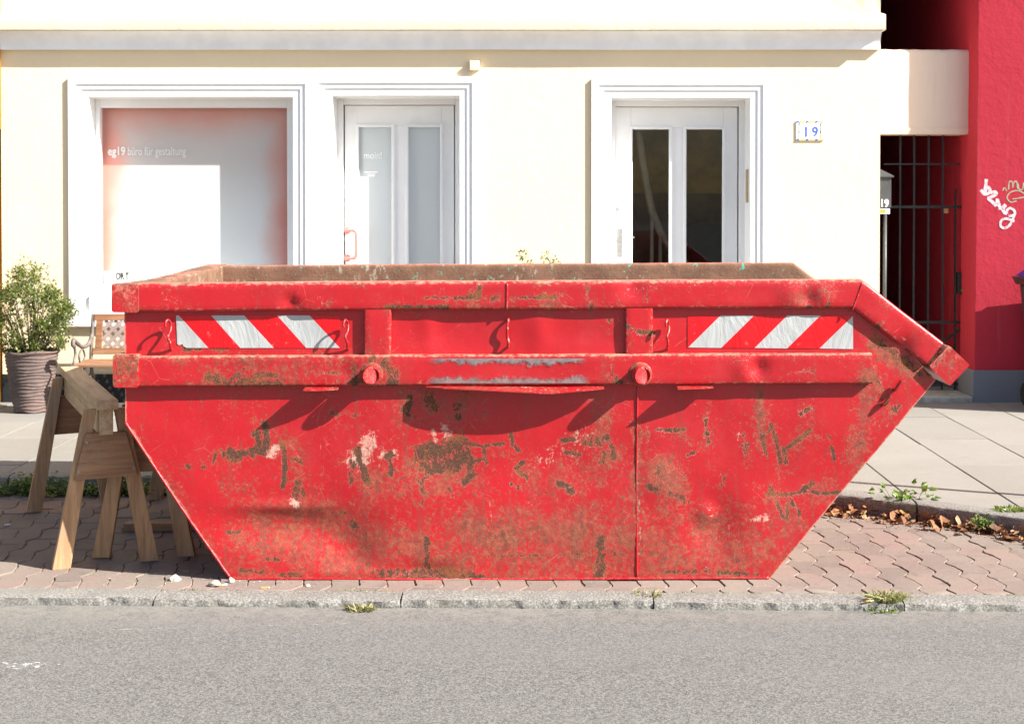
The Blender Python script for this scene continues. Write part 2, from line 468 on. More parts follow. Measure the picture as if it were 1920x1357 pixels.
def cut_paver(me, x, y):
    """paver trimmed where it meets the road kerb"""
    bm = bmesh.new(); bm.from_mesh(me)
    r = bmesh.ops.bisect_plane(bm, geom=bm.verts[:] + bm.edges[:] + bm.faces[:], plane_co=(0, kerbline(x) + 0.004 - y, 0), plane_no=(0.0242, 1, 0), clear_inner=True)
    bmesh.ops.contextual_create(bm, geom=[e for e in r['geom_cut'] if isinstance(e, bmesh.types.BMEdge)])
    out = bpy.data.meshes.new('paver'); bm.to_mesh(out); bm.free(); out.materials.append(M['paver']); return out
SKIP_OUT = [(430,1085),(1443,1085),(1755,715),(1615,525),(207,527),(210,720),(232,790)]
def inside(p, poly):
    x, y = p; c = False
    for i in range(len(poly)):
        x0, y0 = poly[i]; x1, y1 = poly[i-1]
        if (y0 > y) != (y1 > y) and x < (x1 - x0) * (y - y0) / (y1 - y0) + x0: c = not c
    return c
hidden = MB(); prng = random.Random(11); n_pav = 0
for ci in range(-30, 32):
    x = ci * PW
    for ri in range(-2, 12):
        y = 6.33 + ri * PL + (PL / 2 if ci % 2 else 0)
        if y + PL/2 < kerbline(x) + 0.03 or y - PL/2 > bayline(x) + 0.03 or x > 3.4: continue
        if y + PL/2 > bayline(x) + 0.12 : continue
        z = 0.0 + prng.uniform(-0.0025, 0.0025) + 0.006 * mnoise.noise((x * 1.3, y * 1.3, 2))
        k = prng.randrange(5) + (5 if ci % 2 else 0); tx, ty = prng.uniform(-.010, .010), prng.uniform(-.010, .010); rz = prng.uniform(-.010, .010)
        me_ = pav_me[k] if y - PL/2 > kerbline(x) + 0.004 else cut_paver(pav_me[k], x, y)
        corners = [pixel(Vector((x + sx * PW/2, y + sy * PL/2, 0))) for sx in (-1, 1) for sy in (-1, 1)]
        vis = any(not inside(c, SKIP_OUT) and -20 < c[0] < 1945 for c in corners)
        if vis and n_pav < 300:
            o = bpy.data.objects.new('paver', me_); C.objects.link(o); o.parent = bay
            o.location = Vector((x, y, z)) - ORIGIN[bay]; o.rotation_euler = (tx, ty, rz); n_pav += 1
        else:
            R = Matrix.Translation((x, y, z)) @ Matrix.Rotation(rz, 4, 'Z')
            hidden.add([R @ v.co for v in me_.vertices], [list(f.vertices) for f in me_.polygons])
tag(hidden.build('pavers', M['paver'], bay, smooth=True, sharp=35), kind='stuff')

# ------------------------------------------------------------------ more materials
def clear_glass():
    m = Mat('clear_glass')
    tr = m.n('ShaderNodeBsdfTransparent'); tr.inputs[0].default_value = (0.975, 0.98, 0.975, 1)
    gl = m.n('ShaderNodeBsdfGlossy'); gl.inputs['Roughness'].default_value = 0.02
    fr = m.n('ShaderNodeFresnel'); bf = m.n('ShaderNodeNewGeometry').outputs['Backfacing']; m.put(fr.inputs[0], m.math('MULTIPLY_ADD', bf, 1/1.5 - 1.5, 1.5))
    mx = m.n('ShaderNodeMixShader'); m.put(mx.inputs[0], m.math('MULTIPLY', fr.outputs[0], m.math('SUBTRACT', 1.0, bf)))
    m.t.links.new(tr.outputs[0], mx.inputs[1]); m.t.links.new(gl.outputs[0], mx.inputs[2])
    m.t.links.new(mx.outputs[0], m.out.inputs['Surface'])
    return m.m
M['glass'] = clear_glass()
def frosted():
    m = Mat('frosted_glass_film')
    hatch = m.n('ShaderNodeTexWave', wave_type='BANDS', bands_direction='DIAGONAL')
    m.put(hatch.inputs['Vector'], m.co); hatch.inputs['Scale'].default_value = 38
    c = m.mix(m.step(hatch.outputs['Fac'], 0.3, 0.7), (0.54, 0.58, 0.585), (0.61, 0.65, 0.655))
    m.col(c); m.rough(0.25); m.b.inputs['Specular IOR Level'].default_value = 0.5
    return m.m
M['frosted'] = frosted()
M['letter_white'] = plain('white_vinyl', (0.93, 0.93, 0.93), 0.5, 0.01, 5, 0)
M['letter_black'] = plain('black_letter', (0.02, 0.02, 0.02), 0.5, 0.05, 5, 0)
M['letter_grey'] = plain('pale_vinyl', (0.92, 0.93, 0.93), 0.5, 0.01, 5, 0)
M['blue_glaze'] = plain('blue_glaze', (0.06, 0.12, 0.50), 0.25, 0.2, 80, 0)
M['yellow_glaze'] = plain('yellow_glaze', (0.80, 0.55, 0.12), 0.3, 0.1, 50, 0)
M['white_glaze'] = plain('white_glaze', (0.84, 0.84, 0.82), 0.2, 0.02, 20, 0)
M['pink_handle'] = plain('pink_plastic', (0.58, 0.17, 0.15), 0.4, 0.05, 10, 0)
M['steel'] = plain('brushed_steel', (0.50, 0.50, 0.48), 0.35, 0.1, 40, 0.05, 0.8)
M['brass'] = plain('worn_brass', (0.45, 0.32, 0.14), 0.4, 0.2, 60, 0.1, 0.7)
M['iron'] = plain('black_iron', (0.022, 0.024, 0.026), 0.5, 0.3, 40, 0.2)
M['grey_metal'] = plain('grey_metal', (0.055, 0.058, 0.062), 0.45, 0.1, 20, 0.1)
M['hall_ochre'] = plain('hall_ochre', (0.70, 0.50, 0.18), 0.7, 0.25, 4, 0.1)
M['hall_brown'] = plain('hall_brown', (0.25, 0.20, 0.15), 0.7, 0.25, 5, 0.1)
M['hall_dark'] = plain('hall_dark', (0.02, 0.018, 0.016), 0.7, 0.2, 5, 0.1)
M['banister'] = plain('banister_paint', (0.62, 0.56, 0.44), 0.5, 0.1, 10, 0)

def text(name, body, size, mat_, parent, loc, squeeze=1.0, bold=0.0, thick=0.0015, align='LEFT', italic=0.0, gap=1.0):
    """upright lettering facing the street, its baseline starting at loc"""
    cu = bpy.data.curves.new(name, 'FONT'); cu.body = body; cu.size = size; cu.align_x = align
    cu.extrude = thick / 2; cu.offset = bold; cu.space_character = gap; cu.resolution_u = 4; cu.shear = italic
    tmp = bpy.data.objects.new(name, cu); C.objects.link(tmp)
    dg = bpy.context.evaluated_depsgraph_get()
    me = bpy.data.meshes.new_from_object(tmp.evaluated_get(dg))
    bpy.data.objects.remove(tmp); bpy.data.curves.remove(cu)
    me.name = name
    loc = Vector(loc); org = ORIGIN[parent]
    me.transform(Matrix.Translation(loc - org) @ Matrix.Rotation(math.radians(90), 4, 'X') @ Matrix.Diagonal((squeeze, 1, 1, 1)))
    me.materials.clear(); me.materials.append(mat_)
    o = bpy.data.objects.new(name, me); C.objects.link(o); o.parent = parent; ORIGIN[o] = org
    return o

# ------------------------------------------------------------------ the cream house
house = tag(empty('house', (0, FAC, SW)), 'cream plastered house with white framed shop window and two white doors', 'building')
HX0, HX1 = at(3, 400, FAC).x, at(1650, 300, FAC).x
TOP = 9.0
def rect(l, t, r, b, Y):
    p, q = at(l, t, Y), at(r, b, Y); return p.x, q.x, q.z, p.z      # x0, x1, z0, z1
W = rect(165, 182, 550, 555, FAC); D1 = rect(622, 180, 862, 755, FAC); D2 = rect(1145, 184, 1405, 755, FAC)
D1 = (D1[0], D1[1], SW, D1[3]); D2 = (D2[0], D2[1], SW, D2[3])
w = MB(); TH = 0.42
xs = [HX0, W[0], W[1], D1[0], D1[1], D2[0], D2[1], HX1]
for i in range(0, len(xs), 2): w.box((xs[i], FAC, SW - 0.2), (xs[i+1], FAC + TH, TOP))
w.box((W[0], FAC, SW - 0.2), (W[1], FAC + TH, W[2])); w.box((W[0], FAC, W[3]), (W[1], FAC + TH, TOP))
w.box((D1[0], FAC, D1[3]), (D1[1], FAC + TH, TOP)); w.box((D2[0], FAC, D2[3]), (D2[1], FAC + TH, TOP))
w.build('wall', M['cream'], house)
s_ = MB(); s_.box((HX1 - 0.3, FAC + TH, SW - 0.2), (HX1 - 0.002, FAC + 9, TOP)); s_.build('side_wall', M['plinth_black'], house)  # unseen side, coloured dark so it bounces no light into the passage
s_ = MB(); s_.box((HX0, FAC + TH + 0.01, TOP - 0.25), (HX1 - 0.302, FAC + 9, TOP)); s_.box((HX0, FAC + 8.7, SW), (HX1 - 0.302, FAC + 9, TOP - 0.252))
s_.build('rear_wall', M['cream'], house)
# black painted plinth between the openings
pl = MB(); zp = at(100, 701, FAC).z
for a, b in ((HX0, D1[0] - 0.16), (D1[1] + 0.16, D2[0] - 0.16), (D2[1] + 0.16, HX1 + 0.012)):
    pl = MB(); pl.box((a, FAC - 0.014, SW - 0.01), (b, FAC - 0.001, zp)); pl.build('plinth', M['plinth_black'], house, bevel=0.004)
# moulded string course
zc0, zc1, zc2, zc3 = at(900, 93, FAC - 0.045).z, at(900, 90, FAC - 0.05).z, at(900, 57, FAC - 0.15).z, at(900, 28, FAC - 0.15).z
CXR = at(1661, 40, FAC - 0.15).x
def course(name, prof, mat_, x1):
    m = MB(); n = len(prof); N = 90
    for i in range(N + 1):
        t = i / N; x = HX0 + 0.012 + (x1 - HX0 - 0.012) * t
        for y, z in prof:
            m.v.append((x, FAC - y + 0.002 * mnoise.noise((x * 1.7, z * 3, 4)), z + 0.0035 * mnoise.noise((x * 1.1, y * 9, 8))))
    for i in range(N):
        for j in range(n): m.f.append([i*n+j, i*n+(j+1) % n, (i+1)*n+(j+1) % n, (i+1)*n+j]); m.m.append(0)
    m.f.append(list(range(n))[::-1]); m.m.append(0); m.f.append([N*n+j for j in range(n)]); m.m.append(0)
    return m.build(name, mat_, house, smooth=True, sharp=30)
fas = course('fascia', [(-0.02, zc2), (0.15, zc2), (0.153, zc2 + 0.006), (0.153, zc3 - 0.004), (0.148, zc3), (-0.02, zc3 + 0.035)], M['cream_trim'], CXR)
cov = course('cove', [(-0.02, zc0), (0.045, zc0), (0.045, zc1), (0.05, zc1 + 0.03), (0.062, zc1 + 0.06), (0.08, zc1 + 0.09), (0.105, zc2 - 0.012), (0.125, zc2 - 0.002), (-0.02, zc2 - 0.002)], M['cove'], CXR - 0.02)
bl = at(880, 133, FAC).x, at(897, 115, FAC).x
m = MB(); m.box((at(881, 0, FAC).x, FAC - 0.05, at(0, 133, FAC).z), (at(899, 0, FAC).x, FAC + 0.01, at(0, 115, FAC).z)); m.build('bracket', M['cream'], house, bevel=0.004)

# moulded surrounds of the openings, with the white reveal behind
def surround(parent, R, depth, bottom=None):
    x0, x1, z0, z1 = R; zb = z0 if bottom is None else bottom
    prof = [(0.148, 0.0), (0.148, 0.024), (0.100, 0.026), (0.096, 0.017), (0.088, 0.014), (0.060, 0.014), (0.056, 0.006), (0.048, 0.003), (0.004, 0.004), (-0.004, -0.002), (-0.004, -depth)]
    m = MB(); n = len(prof)
    for o_, p_ in prof:
        y = FAC - p_
        m.v += [(x0 - o_, y, zb), (x0 - o_, y, z1 + o_), (x1 + o_, y, z1 + o_), (x1 + o_, y, zb)]
    for j in range(n - 1):
        for k in range(3): m.f.append([4*j+k, 4*(j+1)+k, 4*(j+1)+k+1, 4*j+k+1][::-1]); m.m.append(0)
    return m.build('surround', M['white'], parent)
def frame_ring(m, x0, x1, z0, z1, wd, y0, y1, bottom=True, left=None):
    wl = left or wd
    m.box((x0, y0, z0), (x0 + wl, y1, z1)); m.box((x1 - wd, y0, z0), (x1, y1, z1))
    m.box((x0 + wl, y0, z1 - wd), (x1 - wd, y1, z1))
    if bottom: m.box((x0 + wl, y0, z0), (x1 - wd, y1, z0 + wd))

# the shop window
win = empty('shop_window', ((W[0]+W[1])/2, FAC, W[2]), parent=house)
ORIGIN[win] = Vector(((W[0]+W[1])/2, FAC, W[2]))
zs = at(130, 612, FAC).z
surround(win, W, 0.30, bottom=at(130, 584, FAC).z)
m = MB(); x0 = at(104, 600, FAC - 0.03).x; x1 = at(612, 600, FAC - 0.03).x
m.box((x0, FAC - 0.045, zs), (x1, FAC + 0.0, at(130, 584, FAC).z - 0.002)); m.box((W[0] + 0.004, FAC - 0.02, at(130, 584, FAC).z), (W[1] - 0.004, FAC + 0.3, W[2] + 0.004))
m.build('sill', M['white'], win, bevel=0.006)
m = MB(); frame_ring(m, W[0] + 0.004, W[1] - 0.004, W[2] + 0.004, W[3] - 0.002, 0.070, FAC + 0.17, FAC + 0.24, left=0.036)
wf = m.build('frame', M['white'], win, bevel=0.005)
m = MB(); m.box((W[0] + 0.036, FAC + 0.195, W[2] + 0.07), (W[1] - 0.07, FAC + 0.199, W[3] - 0.07)); m.build('pane', M['glass'], win)
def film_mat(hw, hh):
    m = Mat('film_print_and_painted_backlight')
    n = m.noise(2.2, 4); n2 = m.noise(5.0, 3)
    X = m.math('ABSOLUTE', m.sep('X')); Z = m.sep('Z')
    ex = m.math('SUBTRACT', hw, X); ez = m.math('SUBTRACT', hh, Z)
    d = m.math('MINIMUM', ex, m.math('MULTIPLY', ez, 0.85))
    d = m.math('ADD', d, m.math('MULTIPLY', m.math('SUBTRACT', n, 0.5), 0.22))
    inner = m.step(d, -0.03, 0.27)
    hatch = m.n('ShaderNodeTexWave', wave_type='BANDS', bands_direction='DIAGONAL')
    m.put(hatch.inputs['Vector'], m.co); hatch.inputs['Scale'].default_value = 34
    pale = m.mix(m.step(Z, hh * 0.80, hh * 0.40), (0.60, 0.535, 0.53), (0.76, 0.775, 0.785))  # paler towards the bottom: back light painted into the film colour
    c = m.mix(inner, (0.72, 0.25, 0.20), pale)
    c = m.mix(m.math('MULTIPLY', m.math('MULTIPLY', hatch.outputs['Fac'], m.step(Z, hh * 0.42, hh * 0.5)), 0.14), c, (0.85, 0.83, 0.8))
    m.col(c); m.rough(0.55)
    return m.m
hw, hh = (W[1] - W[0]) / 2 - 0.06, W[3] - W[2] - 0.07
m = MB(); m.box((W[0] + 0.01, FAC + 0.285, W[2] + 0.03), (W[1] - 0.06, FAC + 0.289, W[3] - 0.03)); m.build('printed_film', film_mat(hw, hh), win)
p = at(202, 291, FAC + 0.280); tx = text('lettering', 'eg19', 0.092, M['letter_white'], win, p, 0.80, 0.0022)
p = at(239, 291, FAC + 0.280); text('lettering', 'b\u00fcro f\u00fcr gestaltung', 0.092, M['letter_white'], win, p, 0.655, 0.0004)
# light box with letters inside on the sill
lb = tag(empty('letter_light_box', at(231, 556, FAC + 0.25)), 'white letter light box reading ORT on the shop window sill', 'light box')
p, q = at(195, 555, FAC + 0.25), at(268, 508, FAC + 0.25)
m = MB(); m.box((p.x, FAC + 0.245, W[2] + 0.006), (q.x, FAC + 0.275, q.z)); m.build('case', M['white'], lb, bevel=0.004)
for k in range(1, 3):
    z = W[2] + 0.006 + (q.z - W[2]) * k / 3; m = MB(); m.box((p.x + 0.004, FAC + 0.241, z - 0.003), (q.x - 0.004, FAC + 0.2448, z + 0.003)); m.build('rail', M['white_glaze'], lb)
for ch, px in (('O', 217), ('R', 226), ('T', 235)):
    text('letter', ch, 0.074, M['letter_black'], lb, at(px, 523.5, FAC + 0.240), 0.62, 0.0022)

# panelled door with two tall panes
def door(parent, R, depth, panes, ztop, leaf, glass, inner_mat):
    x0, x1, z0, z1 = R; Y = FAC + depth
    m = MB(); frame_ring(m, x0 + 0.0, x1 - 0.0, z0, z1, 0.05, Y - 0.01, Y + 0.08, False); m.build('frame', M['white'], parent, bevel=0.004)
    lx0, lx1 = leaf; zl = z1 - 0.055; zpb = z0 + 0.62
    (a0, a1), (b0, b1) = panes
    m = MB(); y0, y1 = Y + 0.012, Y + 0.06
    m.box((lx0, y0, z0 + 0.01), (a0, y1, zl)); m.box((b1, y0, z0 + 0.01), (lx1, y1, zl)); m.box((a1, y0, zpb), (b0, y1, ztop))
    m.box((a0, y0, ztop), (b1, y1, zl)); m.box((a0, y0, z0 + 0.01), (b1, y1, zpb))
    m.build('leaf', M['white'], parent, bevel=0.003)
    for (c0, c1) in panes:
        m = MB(); frame_ring(m, c0 - 0.012, c1 + 0.012, zpb - 0.012, ztop + 0.012, 0.024, Y - 0.004, Y + 0.0118); m.build('glazing_bead', M['white'], parent, bevel=0.004)
        m = MB(); m.box((c0, Y + 0.03, zpb), (c1, Y + 0.036, ztop)); m.build('pane', glass, parent)
        m = MB(); frame_ring(m, c0, c1, z0 + 0.14, z0 + 0.5, 0.03, Y - 0.002, Y + 0.0118); m.build('lower_panel', M['white'], parent, bevel=0.004)
    m = MB(); m.box((x0 - 0.0, FAC - 0.03, SW - 0.02), (x1 + 0.0, FAC + depth + 0.09, SW + 0.008)); m.build('threshold', M['stone_step'], parent, bevel=0.004)
DD1, DD2 = 0.31, 0.27
door1 = empty('office_door', ((D1[0]+D1[1])/2, FAC, SW), parent=house); ORIGIN[door1] = Vector(((D1[0]+D1[1])/2, FAC, SW))
surround(door1, D1, DD1)
Y1 = FAC + DD1
X = lambda px, Y: at(px, 300, Y).x
door(door1, D1, DD1, [(X(670, Y1), X(737, Y1)), (X(763, Y1), X(828, Y1))], at(700, 236, Y1).z, (D1[0] + 0.06, D1[1] - 0.06), M['frosted'], None)
text('lettering', 'moin!', 0.074, M['letter_grey'], door1, at(682, 297.5, Y1 + 0.028), 0.86, 0.0012)
for (a, b, c, d) in ((683, 708, 321.5, 324), (689, 704, 326, 328), (690, 703, 329, 331)):
    m = MB(); p, q = at(a, d, Y1 + 0.028), at(b, c, Y1 + 0.028); m.box((p.x, Y1 + 0.0275, p.z), (q.x, Y1 + 0.0297, q.z)); m.build('small_print', M['letter_grey'], door1)
# pink pull handle
p, q = at(651, 432, Y1), at(651, 484, Y1); m = MB()
yo = Y1 + 0.011
pts = [(p.x, yo - 0.03, p.z), (p.x + 0.03, yo - 0.05, p.z)]
pts = [(p.x, yo, p.z), (p.x, yo - 0.035, p.z), (p.x + 0.012, yo - 0.05, p.z), (p.x + 0.05, yo - 0.052, p.z), (p.x + 0.07, yo - 0.052, p.z - 0.008), (p.x + 0.078, yo - 0.052, p.z - 0.028)]
pts2 = [(v[0], v[1], q.z + (p.z - v[2])) for v in pts][::-1]
m.tube(pts + pts2, 0.0125, 10)
for zz in (p.z, q.z): m.tube([(p.x, yo, zz), (p.x, yo - 0.012, zz), (p.x, yo - 0.02, zz)], [0.03, 0.03, 0.02], 16)
m.build('handle', M['pink_handle'], door1, smooth=True, sharp=50)
m = MB(); p = at(856, 410, Y1 - 0.1); q = at(856, 478, Y1 - 0.1); m.tube([(D1[1] - 0.012, Y1 - 0.012, p.z), (D1[1] - 0.012, Y1 - 0.012, q.z)], 0.009, 8); m.build('hinge', M['white'], door1, smooth=True, sharp=50)

door2 = empty('house_door', ((D2[0]+D2[1])/2, FAC, SW), parent=house); ORIGIN[door2] = Vector(((D2[0]+D2[1])/2, FAC, SW))
surround(door2, D2, DD2); Y2 = FAC + DD2
door(door2, D2, DD2, [(X(1183, Y2), X(1257, Y2)), (X(1284, Y2), X(1357, Y2))], at(1200, 240, Y2).z, (D2[0] + 0.045, D2[1] - 0.06), M['glass'], None)
yo = Y2 + 0.012
p = at(1156, 393, yo); m = MB(); m.tube([(p.x, yo, p.z), (p.x, yo - 0.012, p.z)], 0.022, 16); m.build('lock', M['steel'], door2, smooth=True, sharp=40)
p, q = at(1156, 482, yo), at(1167, 428, yo); m = MB(); m.box((p.x, yo - 0.008, p.z), (q.x, yo, q.z)); m.build('lock_plate', M['steel'], door2, bevel=0.002)
p = at(1161, 447, yo); m = MB(); m.tube([(p.x, yo - 0.008, p.z), (p.x, yo - 0.045, p.z)], 0.009, 10); m.tube([(p.x, yo - 0.040, p.z), (p.x, yo - 0.06, p.z)], 0.024, 16); m.build('door_knob', M['steel'], door2, smooth=True, sharp=40)
p = at(1183, 446, Y2 + 0.02); m = MB(); m.tube([(p.x - 0.01, Y2 + 0.052, p.z), (p.x - 0.005, Y2 + 0.085, p.z), (p.x + 0.03, Y2 + 0.09, p.z)], 0.008, 8); m.build('inner_handle', M['steel'], door2, smooth=True)
m = MB(); p, q = at(1404, 380, FAC + 0.1), at(1404, 318, FAC + 0.1); m.box((D2[1] - 0.012, FAC + 0.05, p.z), (D2[1] + 0.002, FAC + 0.16, q.z)); m.build('bell_plate', M['brass'], door2, bevel=0.003)
# hallway behind the clear glass
hall = MB(); hx0, hx1 = D2[0] - 0.35, D2[1] + 0.5; hy0, hy1 = FAC + TH + 0.01, FAC + 2.5
hall.box((hx0, hy1, 1.72), (hx1, hy1 + 0.05, 2.9)); hall.box((hx0, hy0, 1.45), (hx0 + 0.04, hy1, 2.9)); hall.build('hall_upper_wall', M['hall_ochre'], house)
hall = MB(); hall.box((hx0, hy1 - 0.004, SW), (hx1, hy1 + 0.05, 1.719)); hall.box((hx0, hy0, SW), (hx0 + 0.044, hy1 - 0.01, 1.449)); hall.box((hx1, hy0, SW), (hx1 + 0.04, hy1, 2.9)); hall.build('hall_lower_wall', M['hall_brown'], house)
hall = MB(); hall.box((hx0 + 0.05, hy0, SW - 0.03), (hx1, hy1 - 0.01, SW)); hall.build('hall_floor', M['hall_dark'], house); hall = MB(); hall.box((hx0 + 0.05, hy0, 2.9), (hx1, hy1, 2.95)); hall.build('hall_ceiling', M['hall_dark'], house)
ban = MB(); yb = FAC + 1.2
cpx = [(1196, 240), (1203, 290), (1212, 345), (1222, 395), (1238, 435), (1258, 468), (1290, 500), (1340, 540)]
pts = [at(a, b, yb + 0.12 * i) for i, (a, b) in enumerate(cpx)]
ban.tube(pts, 0.035, 8)
for i in range(3, len(pts)):
    q = pts[i]; ban.tube([q, (q.x, q.y, max(SW, q.z - 0.85))], 0.016, 6)
ban.build('banister', M['banister'], house, smooth=True)
m = MB(); p = at(1290, 480, FAC + 2.2); q = at(1350, 420, FAC + 2.2); m.box((p.x, FAC + 2.1, SW), (q.x, FAC + 2.45, q.z)); m.build('hall_cabinet', M['hall_dark'], house, bevel=0.01)

# ceramic number tiles
pq = empty('number_plaque', at(1518, 265, FAC), parent=house); ORIGIN[pq] = at(1518, 265, FAC)
p, q = at(1492, 264, FAC), at(1545, 227, FAC); xs = np.linspace(p.x, q.x, 5); xs[1] = p.x + (q.x - p.x) * .16; xs[3] = p.x + (q.x - p.x) * .84; xs[2] = (xs[1] + xs[3]) / 2
for i in range(4):
    m = MB(); m.box((xs[i] + 0.0006, FAC - 0.010, p.z), (xs[i+1] - 0.0006, FAC + 0.002, q.z)); m.build('tile', M['white_glaze'], pq, bevel=0.0015)
text('digit', '1', 0.105, M['blue_glaze'], pq, (at(1506, 256, FAC).x, FAC - 0.0115, at(1506, 256, FAC).z), 0.80, 0.003)
text('digit', '9', 0.105, M['blue_glaze'], pq, (at(1522, 256, FAC).x, FAC - 0.0115, at(1522, 256, FAC).z), 0.95, 0.002)
bd = MB(); bb_ = MB()
for i, t in enumerate(np.linspace(0.06, 0.94, 9)):
    for v in (0.045, 0.955):
        x = p.x + (q.x - p.x) * t; z = p.z + (q.z - p.z) * v; (bb_ if i % 3 == 0 else bd).obox((x, FAC - 0.0115, z), (0.0085, 0, 0.003), (0, 0.001, 0), (-0.003, 0, 0.006))
for i, t in enumerate(np.linspace(0.17, 0.83, 6)):
    for v in (0.115, 0.885):
        x = p.x + (q.x - p.x) * v; z = p.z + (q.z - p.z) * t; (bb_ if i % 3 == 2 else bd).obox((x, FAC - 0.0115, z), (0.003, 0, 0.002), (0, 0.001, 0), (-0.001, 0, 0.009))
tag(bd.build('yellow_border', M['yellow_glaze'], pq), kind='stuff'); tag(bb_.build('blue_border', M['blue_glaze'], pq), kind='stuff')

# neighbouring ochre house at the left edge
nb = tag(empty('neighbour_house', (HX0 - 2, FAC, SW)), 'strip of ochre yellow house at the left edge beside the potted shrub', 'building')
m = MB(); m.box((HX0 - 5, FAC + 0.02, SW - 0.2), (HX0 - 0.018, FAC + 6, TOP)); m.build('wall', M['ochre'], nb)
m = MB(); m.tube([(HX0 - 0.045, FAC - 0.05, SW), (HX0 - 0.045, FAC - 0.05, 1.9)], 0.042, 14); m.tube([(HX0 - 0.05, FAC - 0.03, 2.2), (HX0 - 0.05, FAC - 0.03, 8)], 0.06, 14); m.build('downpipe', M['ochre'], nb, smooth=True)

# ------------------------------------------------------------------ the red house, its passage and gate
RX0 = at(1829, 400, FAC).x
redh = tag(empty('red_house', (RX0 + 2, FAC, SW)), 'dark pink red plastered house with grey plinth and graffiti at the right edge', 'building')
m = MB(); N = 90; zz = np.linspace(SW - 0.2, TOP, N)
wv = lambda z: 0.005 * mnoise.noise((0, 0, z * 5)) + 0.004 * mnoise.noise((3, 0, z * 19)) + 0.006 * (z - 1.2)
for i, z in enumerate(zz):
    e = wv(z)
    m.v += [(RX0 + 6, FAC, z), (RX0 + e + 0.012, FAC, z), (RX0 + e + 0.003, FAC + 0.004, z), (RX0 + e, FAC + 0.014, z), (RX0 + e, FAC + 9, z), (RX0 + 6, FAC + 9, z)]
for i in range(N - 1):
    for k in range(5): m.f.append([6*i+k, 6*i+k+1, 6*(i+1)+k+1, 6*(i+1)+k][::-1]); m.m.append(0)
m.f.append([6*(N-1)+k for k in range(6)][::-1]); m.m.append(0)
m.build('wall', M['red_plaster'], redh, smooth=True, sharp=30)
zg = at(1880, 694, FAC).z
m = MB(); m.box((RX0 - 0.02, FAC - 0.02, SW - 0.01), (RX0 + 6, FAC + 3.5, zg)); m.build('plinth', M['plinth_grey'], redh, bevel=0.006)
def chalk():
    m = Mat('white_spray_paint'); m.col(m.mix(m.step(m.noise(40, 4), 0.3, 0.7), (0.46, 0.33, 0.36), (0.66, 0.60, 0.62))); m.rough(0.75)
    tr = m.n('ShaderNodeBsdfTransparent'); mx = m.n('ShaderNodeMixShader'); m.put(mx.inputs[0], m.step(m.noise(55, 5, 0.7), 0.34, 0.5, 0.25, 0.97))
    m.t.links.new(tr.outputs[0], mx.inputs[1]); m.t.links.new(m.b.outputs[0], mx.inputs[2]); m.t.links.new(mx.outputs[0], m.out.inputs['Surface'])
    return m.m
M['spray_white'] = chalk(); M['spray_grey'] = plain('grey_green_spray', (0.26, 0.25, 0.17), 0.7, 0.2, 30, 0)
def stroke(m, pts, width, Y, jitter=0.15, seed=0):
    """a painted stroke: smooth ribbon on the wall through points of the wall"""
    P = [at(a, b, Y) for a, b in pts]; Q = []
    for i in range(len(P) - 1):
        p0, p1, p2, p3 = P[max(i-1, 0)], P[i], P[i+1], P[min(i+2, len(P)-1)]
        for k in range(6):
            t = k / 6; Q.append(0.5 * ((2*p1) + (p2-p0)*t + (2*p0-5*p1+4*p2-p3)*t*t + (3*p1-p0-3*p2+p3)*t**3))
    Q.append(P[-1]); b = len(m.v)
    for i, q in enumerate(Q):
        d = Q[min(i+1, len(Q)-1)] - Q[max(i-1, 0)]; n = Vector((-d.z, 0, d.x)).normalized() if d.length > 1e-9 else Vector((1,0,0))
        ww = width / 2 * (1 + jitter * mnoise.noise((i * 0.4, seed, 0)))
        dy = -0.0004 * i / len(Q)
        m.v += [tuple(q + n * ww + Vector((0, dy, 0))), tuple(q - n * ww + Vector((0, dy, 0)))]
    for i in range(len(Q) - 1): m.f.append([b+2*i, b+2*i+1, b+2*i+3, b+2*i+2]); m.m.append(0)
gp = lambda pts: [(1620 + a * 0.2063, 280 + b * 0.2063) for a, b in pts]
strokes = [[(1112,272),(1106,335),(1094,402)], [(1062,368),(1092,405),(1130,400),(1146,372),(1122,345),(1100,385)],
           [(1150,395),(1190,388),(1200,408),(1165,430),(1130,446),(1165,478),(1200,516)], [(1198,516),(1208,480),(1214,450)],[(1212,452),(1226,500),(1236,548)],
           [(1238,545),(1262,525),(1288,503)],[(1288,505),(1268,540),(1270,572),(1300,584)],
           [(1300,584),(1298,556),(1330,536),(1364,556),(1372,588),(1340,606),(1312,600)],[(1372,585),(1350,640),(1322,690),(1280,716),(1244,700),(1246,652),(1290,630),(1366,654)]]
for i, s in enumerate(strokes):
    m = MB(); stroke(m, gp(s), 0.024 if i < 7 else 0.019, FAC - 0.0008 - 0.0003 * i, seed=i); m.build('graffiti_stroke', M['spray_white'], redh)
for i, s in enumerate([[(1262,376),(1276,350),(1300,380)], [(1314,366),(1320,300),(1345,296),(1352,350)], [(1352,350),(1364,300),(1388,298),(1396,362)], [(1400,310),(1410,362),(1440,362),(1452,306),(1462,380)],
                       [(1454,402),(1400,376),(1330,392),(1300,440),(1332,480),(1386,470)], [(1350,452),(1400,446),(1460,434)]]):
    m = MB(); stroke(m, gp(s), 0.010, FAC - 0.0008 - 0.0003 * i, seed=i + 20); m.build('graffiti_stroke', M['spray_grey'], redh)

